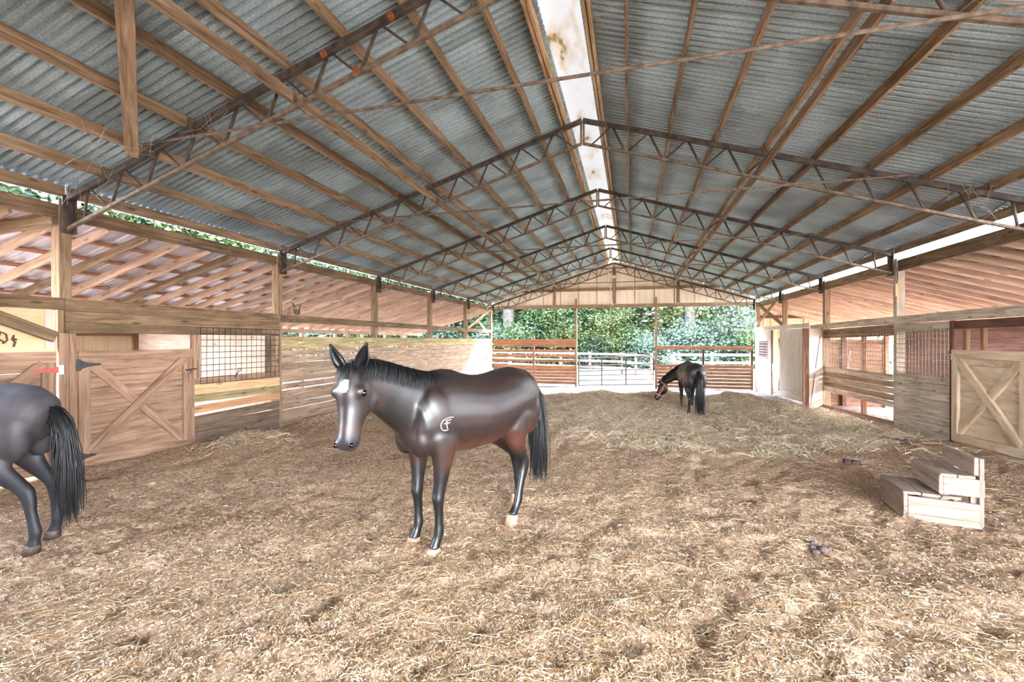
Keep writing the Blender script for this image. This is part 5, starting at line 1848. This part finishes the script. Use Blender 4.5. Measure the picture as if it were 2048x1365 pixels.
# white brand on its near shoulder: an open ring round a small barred stem
bv = BVHTree.FromPolygons([v.co.copy() for v in bodyb.data.vertices], [tuple(p.vertices) for p in bodyb.data.polygons])
strokes = [[(0.075, 0.050), (0.035, 0.054), (-0.005, 0.050), (-0.040, 0.034), (-0.055, 0.004), (-0.050, -0.030), (-0.030, -0.052), (0.0, -0.056), (0.018, -0.046)],
           [(-0.004, 0.034), (-0.002, 0.0), (0.006, -0.036)], [(-0.004, 0.032), (0.046, 0.034)], [(-0.024, 0.006), (0.034, 0.010)]]
chains = []
for stt in strokes:
    pts = []
    for (a, c_) in stt:
        hit = bv.ray_cast(Vector((0.44 - a * 0.9, 0.9, 1.005 + c_ * 0.85)), Vector((0, -1, 0)))
        if hit[0] is not None:
            pts.append(hit[0] + hit[1] * 0.001)
    if len(pts) > 1:
        chains.append((pts, 0.0034))
V, Q = [], []
for pts, r in chains:
    v, q = tube_geo(pts, r, 5)
    o = len(V)
    V += v
    Q += [tuple(i + o for i in f) for f in q]
obj('brand', mesh('brand', V, Q), M_BRAND, hb, MB, smooth=True)['label'] = 'small white brand mark'


# ---- black horse grazing at the hay, seen from behind
def blackcoat(co, th, fh, lh):
    c = np.tile(np.array(srgb(26, 20, 18)[:3]), (len(co), 1))
    k = sm01(0.8, 0.5, co[:, 2])
    c = c * (1 - k[:, None]) + np.array(srgb(14, 11, 12)[:3]) * k[:, None]
    return np.concatenate([c, np.ones((len(c), 1))], 1)


M_BLACKH = coat_mat('black_brown_coat', 0.48, 0.2)
MK = place(1.46, 12.02, (-0.08, 1.0))
neckK = [((0.36, 0, 1.04), 0.17, 0.31), ((0.50, 0.02, 1.06), 0.15, 0.27), ((0.66, 0.06, 1.06), 0.125, 0.225), ((0.81, 0.14, 1.02), 0.108, 0.19), ((0.93, 0.25, 0.95), 0.096, 0.165),
         ((1.00, 0.36, 0.86), 0.088, 0.14), ((1.04, 0.45, 0.79), 0.08, 0.11), ((1.06, 0.49, 0.75), 0.066, 0.08)]
hk, bodyk, ik = horse('black horse in an orange halter, grazing at the hay heap, rump towards the viewer', MK,
                      [(-0.05, 0.0), (0.08, 0.0), (0.10, 0.02), (-0.12, -0.02)], neckK, (1.06, 0.50, 0.755), (0.98, 0.72, 0.28), (0.15, 0.85, 0.45),
                      blackcoat, M_BLACKH, voxel=0.017, it=6, seed=8)
bvk = BVHTree.FromPolygons([v.co.copy() for v in bodyk.data.vertices], [tuple(p.vertices) for p in bodyk.data.polygons])


def strap_loop(t, tilt, w):
    """a band round the head at the fraction t of its length"""
    P, A, Fv, Lv = ik['poll'], ik['ax'], ik['face'], ik['lat']
    pts = []
    c = P + A * t - Fv * 0.03
    for k in range(25):
        a = 2 * math.pi * k / 24
        d = (Lv * math.cos(a) + Fv * math.sin(a) + A.normalized() * tilt * math.sin(a)).normalized()
        hit = bvk.ray_cast(c + d * 0.4, -d)
        pts.append((hit[0] if hit[0] is not None else c + d * 0.1) + d * 0.004)
    return pts


halter = thing('halter', None, None, parent=hk, mat=MK)
halter['label'] = 'orange webbing halter'
V, Q = [], []
for nm, t, tilt, w in (('noseband', 0.74, 0.0, 0.020), ('crown_strap', 0.13, -0.55, 0.013)):
    v, q = tube_geo(strap_loop(t, tilt, w), w, 6)
    obj(nm, mesh(nm, v, q), M_HALTER, halter, MK, smooth=True)
P, A, Fv, Lv = ik['poll'], ik['ax'], ik['face'], ik['lat']
for s in (1, -1):
    pts = []
    for k in range(9):
        t = 0.20 + 0.54 * k / 8
        c = P + A * t - Fv * (0.06 - 0.03 * k / 8)
        hit = bvk.ray_cast(c + Lv * s * 0.4, -Lv * s)
        pts.append((hit[0] if hit[0] is not None else c + Lv * s * 0.1) + Lv * s * 0.004)
    v, q = tube_geo(pts, 0.012, 6)
    obj('cheek_strap', mesh('cheek_strap', v, q), M_HALTER, halter, MK, smooth=True)
    v, q = tube_geo([pts[4] + Lv * s * 0.01, pts[4] - Fv * 0.02 + Lv * s * 0.012, pts[4] - Fv * 0.02 - A * 0.04 + Lv * s * 0.012, pts[4] - A * 0.04 + Lv * s * 0.01], 0.008, 5)
    obj('ring', mesh('ring', v, q), M_BRASS, halter, MK, smooth=True)


# ---- roan horse cut off by the left edge, seen from behind
def roan(co, th, fh, lh):
    z, x = co[:, 2], co[:, 0]
    base = np.array(srgb(48, 42, 45)[:3])
    c = np.tile(base, (len(co), 1))
    t = sm01(1.10, 1.32, z)
    c = c * (1 - t[:, None]) + np.array(srgb(74, 72, 79)[:3]) * t[:, None]
    ns = 0.5 + 0.5 * vnoise(x * 11.0, co[:, 1] * 11 + z * 9, 77)
    br = sm01(1.05, 1.22, z) * sm01(1.33, 1.24, z) * 0.5 * ns
    c = c * (1 - br[:, None]) + np.array(srgb(42, 32, 30)[:3]) * br[:, None]
    k = sm01(0.80, 0.58, z)
    c = c * (1 - k[:, None]) + np.array(srgb(20, 20, 26)[:3]) * k[:, None]
    return np.concatenate([c, np.ones((len(c), 1))], 1)


M_ROAN = coat_mat('blue_roan_coat', 0.62, 0.05)
MR = place(-5.12, 2.12, (-0.93, -0.36), 0.93)
neckR = [((0.36, 0, 1.06), 0.17, 0.31), ((0.52, 0, 1.16), 0.14, 0.26), ((0.70, 0, 1.30), 0.11, 0.20), ((0.86, 0, 1.46), 0.09, 0.16), ((0.96, 0, 1.58), 0.08, 0.12), ((1.0, 0, 1.64), 0.066, 0.08)]
hr, bodyr, ir = horse('blue-grey roan horse cut off by the left photo edge, black tail towards the viewer', MR,
                      [(0.0, 0.0), (0.05, 0.0), (-0.22, 0.0), (-0.12, -0.02)], neckR, (1.0, 0, 1.62), (1.36, 0, 1.26), (0.6, 0, 0.8),
                      roan, M_ROAN, voxel=0.015, it=7, seed=12,
                      tail=dict(root=(-0.79, 0, 1.18), dirs=[(-0.6, 0, -0.3), (-0.18, 0.0, -1), (0.0, 0, -1), (0.02, 0, -1), (0.02, 0, -1)], ln=1.0))
